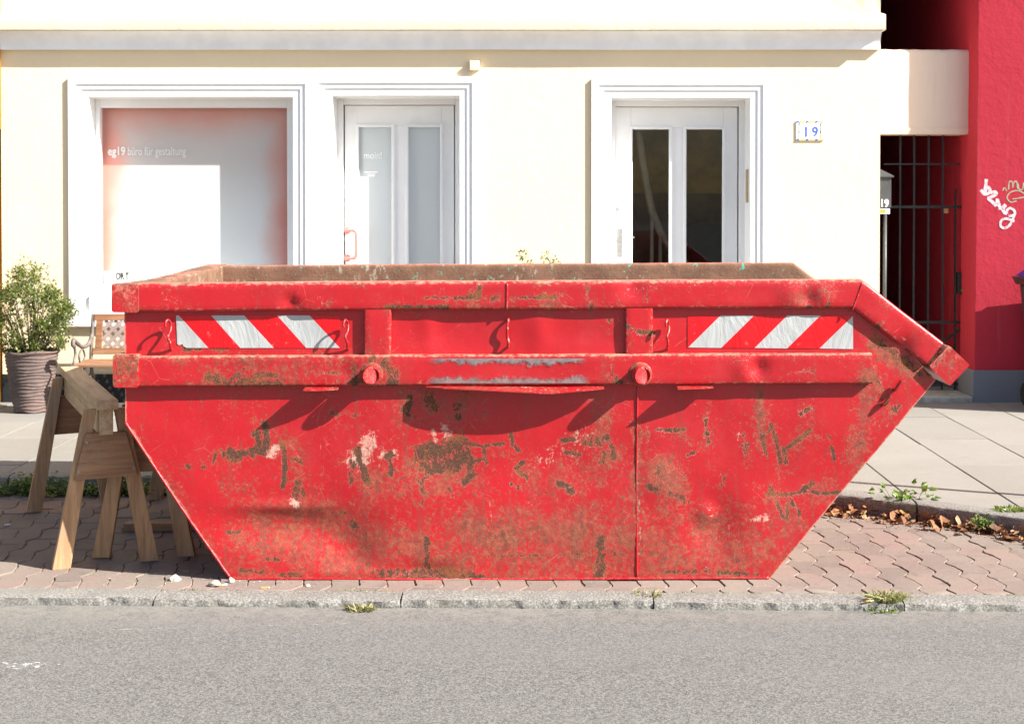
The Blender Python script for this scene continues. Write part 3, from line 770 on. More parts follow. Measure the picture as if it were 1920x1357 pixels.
# plastered beam over the passage
YB = FAC + 0.225
p, q = at(1652, 252, YB), at(1820, 93, YB); BX1 = RX0 + 0.035
gb = tag(empty('passage_beam', ((HX1 + RX0)/2, YB, p.z)), 'pale plastered beam above the dark passage between the two houses', 'beam')
m = MB(); n = 24
for i in range(n + 1):
    x = HX1 + 0.001 + (BX1 - HX1) * i / n; k = 0.012 * max(0, (i / n - 0.88) / 0.12)
    e = 0.004 * mnoise.noise((x * 9, 1, 0)); e2 = 0.006 * mnoise.noise((x * 13, 4, 0))
    m.v += [(x, YB + k, p.z), (x, YB + 0.3, p.z), (x, YB + 0.3, q.z), (x, YB + 0.03 + k, q.z + e2), (x, YB + 0.01 + k, q.z - 0.012 + e2), (x, YB + e * 0.3 + k, q.z - 0.03), (x, YB + k + e * 0.3, p.z + 0.048), (x, YB + k - 0.008, p.z + 0.045)]
for i in range(n):
    for j in range(8): m.f.append([8*i+j, 8*(i+1)+j, 8*(i+1)+(j+1) % 8, 8*i+(j+1) % 8]); m.m.append(0)
m.f.append(list(range(8))); m.m.append(0); m.f.append([8*n+j for j in range(8)][::-1]); m.m.append(0)
m.build('beam', M['pale_plaster'], gb, smooth=True, sharp=30)
# passage floor and far end
ps = tag(empty('passage', ((HX1+RX0)/2, FAC + 1, SW)), kind='structure')
m = MB(); m.box((HX1 + 0.002, FAC - 0.03, SW - 0.02), (RX0 - 0.022, FAC + 0.62, SW + 0.045)); m.build('step', M['stone_step'], ps, bevel=0.01)
m = MB(); m.box((HX1 + 0.002, FAC + 0.62, SW - 0.05), (RX0, FAC + 8.9, SW + 0.02)); m.build('floor', M['plinth_grey'], ps)
m = MB(); m.box((HX1, FAC + 5.0, SW), (RX0 - 0.001, FAC + 5.3, TOP)); m.build('end_wall', M['hall_dark'], ps)  # unseen end wall, coloured dark to deepen the passage shade
m = MB(); m.box((HX1, FAC + 0.05, 3.75), (RX0 + 0.02, FAC + 5.0, 3.9)); m.build('shade_ceiling', M['hall_dark'], ps)  # unseen roof added to keep daylight out of the passage

# iron gate
YG = FAC + 0.40
gate = tag(empty('iron_gate', ((HX1+RX0)/2, YG, SW)), 'black iron bar gate closing the dark passage between the houses', 'gate')
G = lambda px, py: at(px, py, YG)
bars = [(1660, 330, 738), (1687, 245, 738), (1713, 245, 738), (1740, 245, 738), (1767, 245, 738)]
zbot = G(1700, 738).z
for px, yt, yb in bars:
    a = G(px, 500); m = MB(); m.box((a.x - 0.007, YG - 0.007, zbot), (a.x + 0.007, YG + 0.007, G(px, yt).z)); m.build('bar', M['iron'], gate)
for px in (1791, 1816):
    a = G(px, 500); wd = 0.007 if px < 1800 else 0.014; m = MB(); m.box((a.x - wd, YG - 0.01, zbot), (a.x + wd, YG + 0.01, G(px, 354).z)); m.build('bar', M['iron'], gate)
for (a, b, y, h) in ((1657, 1800, 308, 0.012), (1663, 1817, 388, 0.022), (1657, 1817, 604, 0.022), (1657, 1817, 733, 0.026)):
    p, q = G(a, y), G(b, y); m = MB(); m.box((p.x, YG - 0.013, p.z - h/2), (q.x, YG - 0.0075, p.z + h/2)); m.build('rail', M['iron'], gate)
m = MB(); m.bar(G(1815, 606), G(1762, 645), 0.012, 0.02, (0, 1, 0)); m.build('brace', M['iron'], gate)
m = MB(); m.bar(G(1788, 716), G(1815, 732), 0.012, 0.02, (0, 1, 0)); m.build('brace', M['iron'], gate)
p, q = G(1794, 551), G(1814, 511); m = MB(); m.box((p.x, YG - 0.03, p.z), (q.x, YG + 0.03, q.z)); lk = m.build('lock_box', M['iron'], gate, bevel=0.004)
m = MB(); c = G(1803, 545); m.tube([(c.x, YG - 0.028, c.z), (c.x, YG - 0.06, c.z)], 0.014, 12); m.build('key_knob', M['brass'], gate, smooth=True, sharp=40)
m = MB(); p, q = G(1768, 400), G(1779, 391); m.box((p.x, YG + 0.012, p.z), (q.x, YG + 0.016, q.z)); m.build('small_plate', M['brass'], gate)

# letter box on its post beside the house corner
YM = FAC + 0.30
mb = tag(empty('letter_box', at(1655, 738, YM)), 'grey metal letter box with white 19 half hidden by the house corner', 'letter box')
p, q = at(1632, 390, YM), at(1668, 333, YM)
m = MB(); m.box((p.x, YM - 0.06, p.z), (q.x, YM + 0.06, q.z)); m.build('case', M['grey_metal'], mb, bevel=0.004)
r0 = at(1629, 333, YM).x; r1 = at(1672, 333, YM).x; zr = at(1650, 320, YM).z
m = MB(); m.add([(r0, YM - 0.075, q.z), (r1, YM - 0.075, q.z), (r1, YM + 0.075, q.z), (r0, YM + 0.075, q.z), ((r0+r1)/2, YM, zr + 0.012), (r0, YM - 0.075, q.z + 0.012), (r1, YM - 0.075, q.z + 0.012), (r1, YM + 0.075, q.z + 0.012), (r0, YM + 0.075, q.z + 0.012)],
      [(3,2,1,0), (0,1,6,5), (1,2,7,6), (2,3,8,7), (3,0,5,8), (5,6,4), (6,7,4), (7,8,4), (8,5,4)]); m.build('lid', M['grey_metal'], mb)
text('number', '19', 0.085, M['letter_white'], mb, at(1649.5, 388, YM - 0.062), 0.85, 0.002)
p, q = at(1634, 401, YM - 0.06), at(1668, 391.5, YM - 0.06)
m = MB(); m.box((p.x, YM - 0.066, p.z), (q.x, YM - 0.061, q.z)); m.build('sticker', M['letter_white'], mb)
m = MB(); m.box((p.x, YM - 0.068, p.z + 0.006), (at(1657, 395, YM).x, YM - 0.0665, q.z - 0.004)); m.build('orange_mark', plain('orange_print', (0.75, 0.28, 0.05), 0.5, 0.1, 20, 0), mb)
a = at(1659, 500, YM); m = MB(); m.tube([(a.x, YM, SW + 0.045), (a.x, YM, at(1659, 391, YM).z)], 0.016, 10); m.build('post', M['grey_metal'], mb, smooth=True)

# ------------------------------------------------------------------ the red skip
YN = 6.580                       # outer face of the near side plate
WIDTH = 1.80
YF = YN + WIDTH                  # outer face of the far side plate
def S(px, py): v = at(px, py, YN - 0.02); return (v.x, v.z)
skip = tag(empty('skip_container', (0, YN + WIDTH / 2, 0)), 'large battered red steel skip with rust patches and striped warning stickers', 'skip')

# wear strokes seen on the near side: kind, half width in px of the photograph, strength, points
WEAR = []
def wr(kind, wd, s, *pts): WEAR.append((kind, wd, s, pts))
# paint chipped down to brown rust
for a in [(12,.95,(480,815),(485,840),(470,850)), (16,.9,(470,848),(440,855),(428,850)), (9,.95,(495,795),(498,825),(492,850)), (6,1,(528,830),(533,870),(530,915)),
          (7,.85,(545,862),(560,866)), (9,1,(556,908),(552,930)), (5,.9,(567,920),(567,928)), (6,.9,(348,876),(356,878)), (5,.9,(378,877),(382,877)), (5,.8,(398,870),(402,850)),
          (9,.95,(668,845),(680,885),(690,905)), (8,.9,(720,860),(735,850),(733,890)), (10,.9,(660,870),(655,905)), (22,.95,(790,850),(830,845),(860,835)), (20,.95,(800,880),(850,870),(875,860)),
          (12,.9,(880,865),(885,890),(870,905)), (9,.85,(790,900),(795,925)), (7,.9,(842,920),(846,930)), (10,.8,(780,945),(790,950)), (5,.95,(870,832),(905,838),(945,833)), (6,.9,(885,870),(905,862)), (5,.9,(905,845),(912,872)),
          (7,.85,(958,815),(962,835),(974,845)), (6,.95,(968,880),(980,868)), (6,.95,(972,885),(988,898)), (8,.8,(960,910),(975,918)), (10,.95,(1050,908),(1065,915),(1072,922)), (6,.9,(1045,828),(1075,826)), (14,.8,(1100,830),(1140,826)),
          (8,.9,(1148,838),(1152,858)), (8,.8,(1128,868),(1136,850)), (6,.9,(1063,850),(1090,855)), (22,.62,(1240,880),(1245,905)), (9,.85,(1215,912),(1240,926),(1270,930),(1290,940)), (5,.95,(1235,806),(1260,809),(1283,806)), (6,.7,(1213,800),(1216,830)),
          (5,.9,(1395,815),(1400,850)), (4,.85,(1425,805),(1440,860)), (5,1,(1447,797),(1458,835),(1465,870)), (5,.9,(1470,840),(1475,870)), (5,.95,(1473,843),(1500,825),(1520,808)), (3,.7,(1380,840),(1420,830),(1450,805)), (5,.95,(1562,840),(1566,862)), (3,.75,(1556,818),(1562,840)),
          (8,.95,(1522,910),(1508,922)), (5,.95,(1440,928),(1480,930),(1510,922),(1545,928),(1572,925)), (6,.9,(1446,918),(1448,922)), (4,.9,(1455,935),(1468,970),(1478,976)), (4,.9,(1478,945),(1476,975)), (5,.9,(1486,940),(1500,965)),
          (6,.8,(1360,895),(1350,915)), (5,.8,(1290,855),(1300,850)), (8,.75,(1325,780),(1330,830)), (9,.8,(1505,777),(1515,770)), (9,.9,(1678,768),(1684,766)),
          (13,.95,(663,985),(660,990)), (6,.85,(640,962),(650,968)), (6,.85,(425,1000),(445,1000)),
          (9,.9,(800,1012),(800,1040),(798,1065)), (13,.9,(1128,1010),(1128,1045),(1122,1075)), (6,.8,(1145,1038),(1165,1042)), (4,.7,(910,1045),(1000,1043),(1090,1043)),
          (12,.85,(700,1076),(780,1074),(850,1078),(900,1082)), (7,.8,(1250,1075),(1330,1072),(1420,1078)), (7,.75,(450,1070),(560,1080)), (5,.9,(500,1050),(520,1052)),
          (14,.8,(805,745),(815,770)), (8,.9,(770,740),(765,765)), (10,.8,(855,760),(860,785)), (8,.75,(755,770),(790,790)), (8,.7,(620,775),(670,780)), (8,.6,(430,740),(440,745)),
          (5,.95,(795,556),(850,560),(905,558)), (5,.9,(885,545),(900,552),(898,535)), (4,.9,(920,562),(935,556)), (5,.9,(962,558),(1000,557),(1060,554)), (4,.8,(1095,535),(1110,575)), (3,.8,(1210,540),(1218,570)), (6,.85,(1510,540),(1515,575)), (7,.7,(1545,545),(1550,570)),
          (4,.8,(730,574),(790,573),(840,577)), (6,1,(232,540),(248,560)), (4,.8,(310,560),(312,548)), (5,.7,(614,568),(618,562)), (4,.9,(440,703),(460,692),(490,700),(530,694),(600,695),(640,697)), (10,.75,(390,705),(430,712),(520,716)), (8,.8,(215,700),(230,680),(250,676)), (6,.8,(240,705),(250,715)),
          (8,.8,(345,655),(380,652),(420,655)), (6,.85,(1175,610),(1200,622),(1222,626)), (6,.7,(1140,600),(1146,606)), (10,.75,(660,690),(668,720)), (12,.75,(720,680),(742,700),(735,715)), (10,.7,(1140,690),(1160,715)), (7,.7,(700,672),(690,680)),
          (9,.7,(1640,690),(1650,730)), (14,.75,(1645,640),(1690,670),(1730,700)), (8,.7,(1740,705),(1745,690)), (7,.75,(1655,600),(1640,620)), (5,.7,(1470,700),(1530,692)), (6,.7,(1750,690),(1765,660)), (9,.7,(1785,690),(1795,680))]:
    wr('rust', *a)
# faded, dusty and rust washed areas
for a in [(95,.55,(480,1000),(640,1060)), (70,.6,(560,965),(640,985),(690,1040)), (120,.55,(720,1040),(1100,1030),(1400,1050)), (60,.7,(860,1000),(1080,1000),(1170,1010)), (70,.5,(700,900),(860,890)), (50,.5,(1060,900),(1150,860)),
          (45,.75,(1245,890),(1260,910)), (40,.6,(1330,985),(1350,1000)), (70,.45,(1250,1000),(1420,1010)), (26,.6,(1632,700),(1622,790),(1600,870)), (16,.6,(1425,730),(1428,830)), (45,.45,(420,690),(700,700)), (18,.6,(1195,800),(1195,1000)),
          (30,.4,(300,900),(420,1070)), (50,.5,(760,760),(860,770)), (30,.5,(1120,740),(1130,830)), (26,.6,(1640,650),(1730,710)), (40,.4,(500,800),(560,900)), (35,.45,(1480,1000),(1560,900)), (22,.55,(1550,550),(1500,560)), (40,.45,(1000,890),(1040,930))]:
    wr('stain', *a)
# rubbed pale marks
for a in [(14,.9,(505,850),(515,845)), (22,.9,(690,830),(682,850),(670,862)), (10,.8,(715,855),(740,852)), (12,.8,(833,800),(840,822)), (6,.8,(812,810),(820,850)), (9,.9,(548,943),(556,950)), (26,.55,(1010,870),(1100,810)), (26,.5,(1060,870),(1110,840)), (6,.8,(1412,975),(1440,970)),
          (7,.9,(1438,975),(1440,970)), (6,.5,(1515,880),(1525,872)), (8,.6,(480,845),(495,848)), (4,.7,(918,945),(922,975)), (14,.4,(1300,745),(1305,775)), (5,.6,(1388,800),(1385,825)), (6,.55,(1330,945),(1335,975)), (8,.5,(335,915),(345,925)),
          (16,.5,(300,535),(318,570)), (22,.35,(520,575),(560,570)), (10,.5,(1230,540),(1180,545)), (20,.3,(1440,560),(1520,560)), (8,.6,(600,560),(610,570)), (26,.28,(1600,540),(1560,570)), (7,.9,(1790,690),(1775,680)), (5,.7,(1690,625),(1700,650)),
          (6,.55,(1200,1050),(1195,800)), (12,.4,(760,540),(900,540)), (4,.6,(965,553),(1050,550))]:
    wr('scuff', *a)
def seg_dist(x, z, a, b):
    ax, az = a; dx, dz = b[0] - ax, b[1] - az; L = dx*dx + dz*dz + 1e-12
    t = np.clip(((x - ax) * dx + (z - az) * dz) / L, 0, 1)
    return np.hypot(x - ax - t*dx, z - az - t*dz)
PXM = YN / F_PX
def wear(x, z):
    out = {k: np.zeros_like(x) for k in ('rust', 'stain', 'scuff')}; out['stain'] -= 0.12
    for kind, wd, s, pts in WEAR:
        P = [S(*p) for p in pts]; wm = wd * PXM; d = np.full_like(x, 9.0)
        bb_ = (min(p[0] for p in P) - 2.5*wm, max(p[0] for p in P) + 2.5*wm, min(p[1] for p in P) - 2.5*wm, max(p[1] for p in P) + 2.5*wm)
        k = (x > bb_[0]) & (x < bb_[1]) & (z > bb_[2]) & (z < bb_[3])
        if not k.any(): continue
        xx, zz_ = x[k], z[k]; d = np.full_like(xx, 9.0)
        for a, b in zip(P[:-1], P[1:]): d = np.minimum(d, seg_dist(xx, zz_, a, b))
        q = s * np.clip(1.15 - d / wm * 0.55, 0, 1) if kind != 'stain' else s * np.exp(-(d / wm) ** 2)
        out[kind][k] = np.maximum(out[kind][k], q)
        if kind == 'rust':
            k2 = (x > bb_[0] - 3*wm) & (x < bb_[1] + 3*wm) & (z > bb_[2] - 5*wm) & (z < bb_[3] + 3*wm); xx, zz_ = x[k2], z[k2]; d2 = np.full_like(xx, 9.0)
            for a, b in zip(P[:-1], P[1:]): d2 = np.minimum(d2, np.minimum(seg_dist(xx, zz_, a, b), 0.6 * seg_dist(xx, zz_, (a[0], a[1] - wm * 2), (b[0], b[1] - wm * 3))))
            out['stain'][k2] = np.maximum(out['stain'][k2], 0.34 * s * np.exp(-(d2 / (wm * 1.7 + 0.006)) ** 2))
    return out

def paint(name, base, inner=False):
    m = Mat(name)
    rust, stain, scuff, edge = m.attr('rust'), m.attr('stain'), m.attr('scuff'), m.attr('edge')
    nA = m.noise(9, 8, 0.68); nB = m.noise(38, 7, 0.7, dist=0.4); nC = m.noise(190, 5, 0.65); nL = m.noise(1.6, 5)
    sub = lambda a, k, g_: m.math('MULTIPLY', m.math('SUBTRACT', a, k), g_)
    # faded red paint
    c = m.mix(m.step(nL, 0.3, 0.72), base, tuple(k * f for k, f in zip(base, (0.84, 0.9, 0.9))))
    c = m.mix(m.math('MULTIPLY', m.step(m.noise(4.2, 6, 0.65), 0.46, 0.72), 0.30), c, (base[0] * 0.98, base[1] + 0.028, base[2] + 0.026))
    # rust wash and dust
    nG = m.noise(75, 7, 0.75)
    wash = m.math('ADD', m.math('MULTIPLY', stain, 1.0), m.math('ADD', sub(nA, 0.5, 1.6), m.math('ADD', sub(nB, 0.5, 0.9), sub(nG, 0.5, 2.2))))
    wash = m.math('MULTIPLY', m.step(wash, 0.25, 0.80), 0.74)
    c = m.mix(wash, c, m.mix(m.step(nB, 0.35, 0.65), (0.16, 0.036, 0.019), (0.27, 0.056, 0.030)))
    # grime running down from the rails and ledges
    dr = m.noise(9, 6, 0.7, co=m.scale((3.2, 1, 0.22)))
    c = m.mix(m.math('MULTIPLY', m.step(m.math('ADD', dr, m.math('MULTIPLY', stain, 0.18)), 0.57, 0.72), 0.42), c, (0.14, 0.045, 0.030))
    # pits, more where the wash is
    pit = m.math('ADD', m.math('ADD', m.math('MULTIPLY', stain, 0.20), m.math('MULTIPLY', edge, 0.08)), sub(nA, 0.5, 0.38))
    pit = m.step(m.math('ADD', m.math('MULTIPLY_ADD', nG, 0.55, -0.275), m.math('ADD', nC, pit)), 0.64, 0.71)
    c = m.mix(pit, c, m.mix(m.step(nB, 0.4, 0.6), (0.085, 0.034, 0.020), (0.27, 0.085, 0.042)))
    # rubbed and scratched marks
    sc1 = m.noise(20, 6, 0.75, co=m.scale((0.7, 1, 2.2)), dist=0.6); sc2 = m.noise(26, 7, 0.8, co=m.scale((3.5, 1, 0.6)))
    rub = m.step(m.math('ADD', scuff, m.math('ADD', m.math('ADD', sub(sc1, 0.5, 1.1), sub(nG, 0.5, 1.6)), sub(sc2, 0.5, 1.3))), 0.60, 0.92)
    rub = m.math('MULTIPLY', rub, m.step(scuff, 0.02, 0.25))
    c = m.mix(m.math('MULTIPLY', rub, 0.72), c, m.mix(m.step(nB, 0.4, 0.62), (0.48, 0.28, 0.22), (0.50, 0.44, 0.36)))
    for ang, den, amt in ((0.62, 0.655, 0.42), (-0.9, 0.68, 0.35)):
        rt = m.n('ShaderNodeMapping'); m.put(rt.inputs['Vector'], m.co); rt.inputs['Rotation'].default_value = (0, ang, 0)
        fs = m.noise(13, 6, 0.7, co=m.scale((0.35, 1, 9), rt.outputs[0]))
        fm = m.math('MULTIPLY', m.step(fs, den, den + 0.03), m.step(m.math('ADD', m.noise(2.3, 3), m.math('MULTIPLY', scuff, 0.35)), 0.50, 0.62))
        c = m.mix(m.math('MULTIPLY', fm, amt), c, (0.50, 0.22, 0.17))
    scr = m.n('ShaderNodeTexVoronoi', feature='DISTANCE_TO_EDGE'); m.put(scr.inputs['Vector'], m.scale((1, 0.3, 1))); scr.inputs['Scale'].default_value = 7.3; scr.inputs['Randomness'].default_value = 1.0
    hair = m.math('MULTIPLY', m.step(scr.outputs['Distance'], 0.009, 0.002), m.step(m.noise(5, 5, 0.7), 0.56, 0.63))
    c = m.mix(m.math('MULTIPLY', hair, 0.28), c, (0.52, 0.25, 0.19))
    # chipped paint: bare rust with a lighter broken rim
    nE = m.noise(30, 9, 0.80, co=m.scale((1.25, 1, 0.75)), dist=0.9)
    e = m.math('ADD', m.math('MULTIPLY', rust, 0.80), m.math('ADD', sub(nA, 0.50, 0.9), sub(nE, 0.5, 2.0)))
    e = m.math('ADD', e, m.math('MULTIPLY', edge, 0.30))
    chip = m.step(e, 0.55, 0.585); rim = m.math('SUBTRACT', m.step(e, 0.47, 0.55), chip, clamp=True)
    c = m.mix(m.math('MULTIPLY', rim, m.step(nC, 0.38, 0.62, 0.25, 0.8)), c, (0.30, 0.085, 0.038))
    bare = m.mix(m.step(nC, 0.38, 0.64), (0.040, 0.016, 0.010), (0.105, 0.040, 0.020))
    bare = m.mix(m.step(m.math('ADD', nA, sub(nC, 0.5, 0.6)), 0.5, 0.66), bare, (0.20, 0.058, 0.018))
    bare = m.mix(m.math('MULTIPLY', m.step(nB, 0.58, 0.68), 0.25), bare, (0.14, 0.075, 0.048))
    c = m.mix(chip, c, bare)
    # upright scrapes through the paint
    vs1 = m.noise(8, 7, 0.72, co=m.scale((7, 1, 0.55))); vs2 = m.noise(8, 7, 0.72, co=m.scale((9, 1, 0.8)), dist=0.3)
    gate_ = m.step(rust, 0.16, 0.36)
    c = m.mix(m.math('MULTIPLY', m.math('MULTIPLY', m.step(m.math('ADD', vs1, sub(nB, 0.5, 0.35)), 0.62, 0.68), gate_), 0.8), c, m.mix(m.step(nC, 0.4, 0.6), (0.06, 0.028, 0.018), (0.19, 0.065, 0.03)))
    c = m.mix(m.math('MULTIPLY', m.math('MULTIPLY', m.step(m.math('ADD', vs2, sub(nG, 0.5, 0.4)), 0.66, 0.70), gate_), 0.5), c, (0.50, 0.26, 0.20))
    # worn edges
    ew = m.math('MULTIPLY', m.step(m.math('ADD', edge, sub(nB, 0.5, 1.3)), 0.62, 0.95), 0.65)
    c = m.mix(ew, c, m.mix(m.step(nC, 0.4, 0.6), (0.60, 0.22, 0.18), (0.40, 0.24, 0.16)))
    m.col(c)
    m.rough(m.math('ADD', m.step(m.math('MAXIMUM', chip, wash), 0.0, 0.8, 0.36, 0.86), sub(nB, 0.5, 0.2)))
    m.b.inputs['Specular IOR Level'].default_value = 0.45
    h = m.math('SUBTRACT', m.math('ADD', m.math('MULTIPLY', nC, 0.10), m.math('MULTIPLY', pit, 0.18)), m.math('MULTIPLY', chip, 0.28))
    m.bump(m.math('ADD', h, m.math('MULTIPLY', rim, 0.05)), 0.45, 0.004)
    m.bump(m.noise(3.5, 4), 0.16, 0.03)
    return m.m
RED = (0.385, 0.007, 0.013)
M['skip_red'] = paint('battered_red_paint', RED)
def inner_rust():
    m = Mat('rusted_steel')
    nA = m.noise(7, 7, 0.7); nB = m.noise(30, 7, 0.7, co=m.scale((1, 1, 0.5))); nC = m.noise(140, 4)
    c = m.mix(m.step(nA, 0.35, 0.65), (0.115, 0.058, 0.036), (0.185, 0.095, 0.058))
    c = m.mix(m.math('MULTIPLY', m.step(nC, 0.5, 0.7), 0.5), c, (0.20, 0.125, 0.085))
    c = m.mix(m.math('MULTIPLY', m.step(m.math('ADD', nB, m.math('MULTIPLY', m.math('SUBTRACT', m.noise(2.2, 3), 0.5), 0.6)), 0.62, 0.72), 0.8), c, (0.34, 0.29, 0.235))
    c = m.mix(m.step(m.noise(26, 3, 0.6), 0.665, 0.69), c, (0.05, 0.33, 0.25))
    c = m.mix(m.step(m.noise(19, 3, 0.6, co=m.scale((1, 1, 1.7))), 0.735, 0.75), c, (0.5, 0.03, 0.05))
    m.col(c); m.rough(0.85); m.bump(m.noise(60, 6, 0.7), 0.5, 0.006)
    return m.m
M['skip_inner'] = inner_rust()

# outline of the side plate
BLc, BRc = S(430, 1086), S(1443, 1086)
KNL, TPL = S(233, 792), S(230, 560)
SLR = S(1757, 713)                                   # top of the sloping right edge, under the rim
KINK = S(1612, 553); REND = S(1764, 676)
ZTOP = S(900, 560)[1]
def xl(z):
    b = np.interp(z, [0, KNL[1], TPL[1]], [BLc[0], KNL[0], TPL[0]])
    return b + 0.004 * np.sin(z * 23) * (z > 0.02) * (z < 0.66) + 0.003 * np.sin(z * 61 + 1)*(z < 0.66)
def xr(z): return np.interp(z, [0, SLR[1], KINK[1]], [BRc[0], SLR[0] + 0.0, KINK[0] - 0.01])
DENT = [(560, 990, 120, 40, 0.030), (650, 1035, 50, 40, 0.024), (520, 952, 80, 14, -0.012), (1335, 990, 45, 55, 0.022), (1325, 966, 20, 20, -0.016), (1060, 870, 120, 60, 0.010), (1235, 905, 40, 40, -0.008), (830, 870, 70, 60, 0.010),
        (800, 1070, 60, 14, 0.010), (650, 1075, 60, 12, -0.006), (370, 900, 70, 90, -0.006), (1500, 900, 100, 60, 0.007), (860, 625, 90, 40, 0.010), (1010, 620, 24, 40, -0.008), (1090, 628, 70, 30, 0.006), (800, 610, 20, 40, -0.006)]
def dent(x, z):
    y = np.zeros_like(x)
    for px, py, rx, ry, a in DENT:
        cx, cz = S(px, py); y += a * np.exp(-((x - cx) / (rx * PXM)) ** 2 - ((z - cz) / (ry * PXM)) ** 2)
    return y
def side_panel(near):
    NX, NZ = (560, 190) if near else (120, 40)
    z = np.linspace(0.0, ZTOP, NZ); u = np.linspace(0, 1, NX)
    Zg = np.repeat(z[:, None], NX, 1); A, B = xl(z), xr(z); Xg = A[:, None] + (B - A)[:, None] * u[None]
    x, zz_ = Xg.ravel(), Zg.ravel()
    wob = np.array([0.006 * mnoise.noise((a * 1.7, 0, b * 2.1)) + 0.002 * mnoise.noise((a * 7, 3, b * 7)) for a, b in zip(x, zz_)])
    dy = (dent(x, zz_) if near else 0) + wob
    m = MB(); sgn = 1 if near else -1; y0 = YN if near else YF; T = 0.008
    yo, yi = y0 + sgn * dy, y0 + sgn * (dy + T)
    n = len(x); m.v = list(zip(x, yo, zz_)) + list(zip(x, yi, zz_))
    idx = np.arange(n).reshape(NZ, NX)
    q = np.stack([idx[:-1,:-1], idx[:-1,1:], idx[1:,1:], idx[1:,:-1]], -1).reshape(-1, 4)
    qo = q if near else q[:, ::-1]; qi = (q[:, ::-1] if near else q) + n
    m.f = qo.tolist(); m.m = [0] * len(qo); m.f += qi.tolist(); m.m += [1] * len(qi)
    loop = list(idx[0]) + list(idx[1:, -1]) + list(idx[-1, ::-1][1:]) + list(idx[::-1, 0][1:-1])
    for i in range(len(loop)):
        a, b = int(loop[i]), int(loop[(i+1) % len(loop)]); f = [b, a, a + n, b + n]
        m.f.append(f if near else f[::-1]); m.m.append(0)
    w_ = wear(x, zz_)
    w_['stain'] = np.maximum(w_['stain'], -0.12 + 0.62 * np.clip(1 - zz_ / 0.62, 0, 1) ** 1.1)
    zx, zz0 = S(800, 862); zx2, _ = S(1400, 860)
    zone = 0.40 * np.exp(-((x - zx) / 0.80) ** 4 - ((zz_ - zz0) / 0.17) ** 2) + 0.22 * np.exp(-((x - zx2) / 0.45) ** 4 - ((zz_ - zz0) / 0.22) ** 2)
    zone = np.maximum(zone, 0.36 * np.clip(1 - zz_ / 0.06, 0, 1)); zone = np.maximum(zone, 0.06 + 0.18 * np.clip(1 - zz_ / 0.45, 0, 1))
    w_['rust'] = np.maximum(w_['rust'], zone)
    if not near: w_['stain'] = np.full(n, 0.8); w_['rust'] = np.full(n, 0.45)  # far side rusted over to dull its red reflection in the door glass
    ed = np.clip(1 - np.minimum(np.minimum(x - np.repeat(A, NX), np.repeat(B, NX) - x) / 0.018, zz_ / 0.02), 0, 1)
    at_ = {k: np.concatenate([v, v]) for k, v in w_.items()}; at_['edge'] = np.concatenate([ed, ed]) * 1.1
    return m.build('side_panel', [M['skip_red'], M['skip_inner']], skip, smooth=True, attrs=at_, sharp=50)
np_ = side_panel(True); side_panel(False)

# end plates and floor
def plate(name, prof, t=0.008):
    """plate between the two sides following a profile of (x, z)"""
    m = MB(); NY = 24; ys = np.linspace(YN + 0.008, YF - 0.008, NY); P = []
    for (x0, z0), (x1, z1) in zip(prof[:-1], prof[1:]):
        for k in range(8): P.append((x0 + (x1 - x0) * k / 8, z0 + (z1 - z0) * k / 8))
    P.append(prof[-1]); k = len(P)
    for side, off in ((0, 0.0), (1, t)):
        for i, (x, z) in enumerate(P):
            d = Vector((P[min(i+1, k-1)][0] - P[max(i-1, 0)][0], P[min(i+1, k-1)][1] - P[max(i-1, 0)][1])).normalized(); nx, nz = -d.y, d.x
            for y in ys:
                wv_ = 0.006 * mnoise.noise((x * 3, y * 2.5, z * 3)); m.v.append((x + nx * (off + wv_), y, z + nz * (off + wv_)))
    for side in (0, 1):
        b = side * k * NY
        for i in range(k - 1):
            for j in range(NY - 1):
                f = [b+i*NY+j, b+(i+1)*NY+j, b+(i+1)*NY+j+1, b+i*NY+j+1]; m.f.append(f if side == 0 else f[::-1]); m.m.append(side)
    V = np.array(m.v); at_ = {'rust': np.full(len(V), 0.25), 'stain': np.full(len(V), 0.35), 'scuff': np.full(len(V), 0.1), 'edge': np.zeros(len(V))}
    return m.build(name, [M['skip_red'], M['skip_inner']], skip, smooth=True, attrs=at_)
plate('end_panel', [TPL, KNL, BLc][::1])
plate('floor_panel', [(BLc[0], 0.004), (BRc[0], 0.004)])
plate('end_panel', [BRc, SLR])

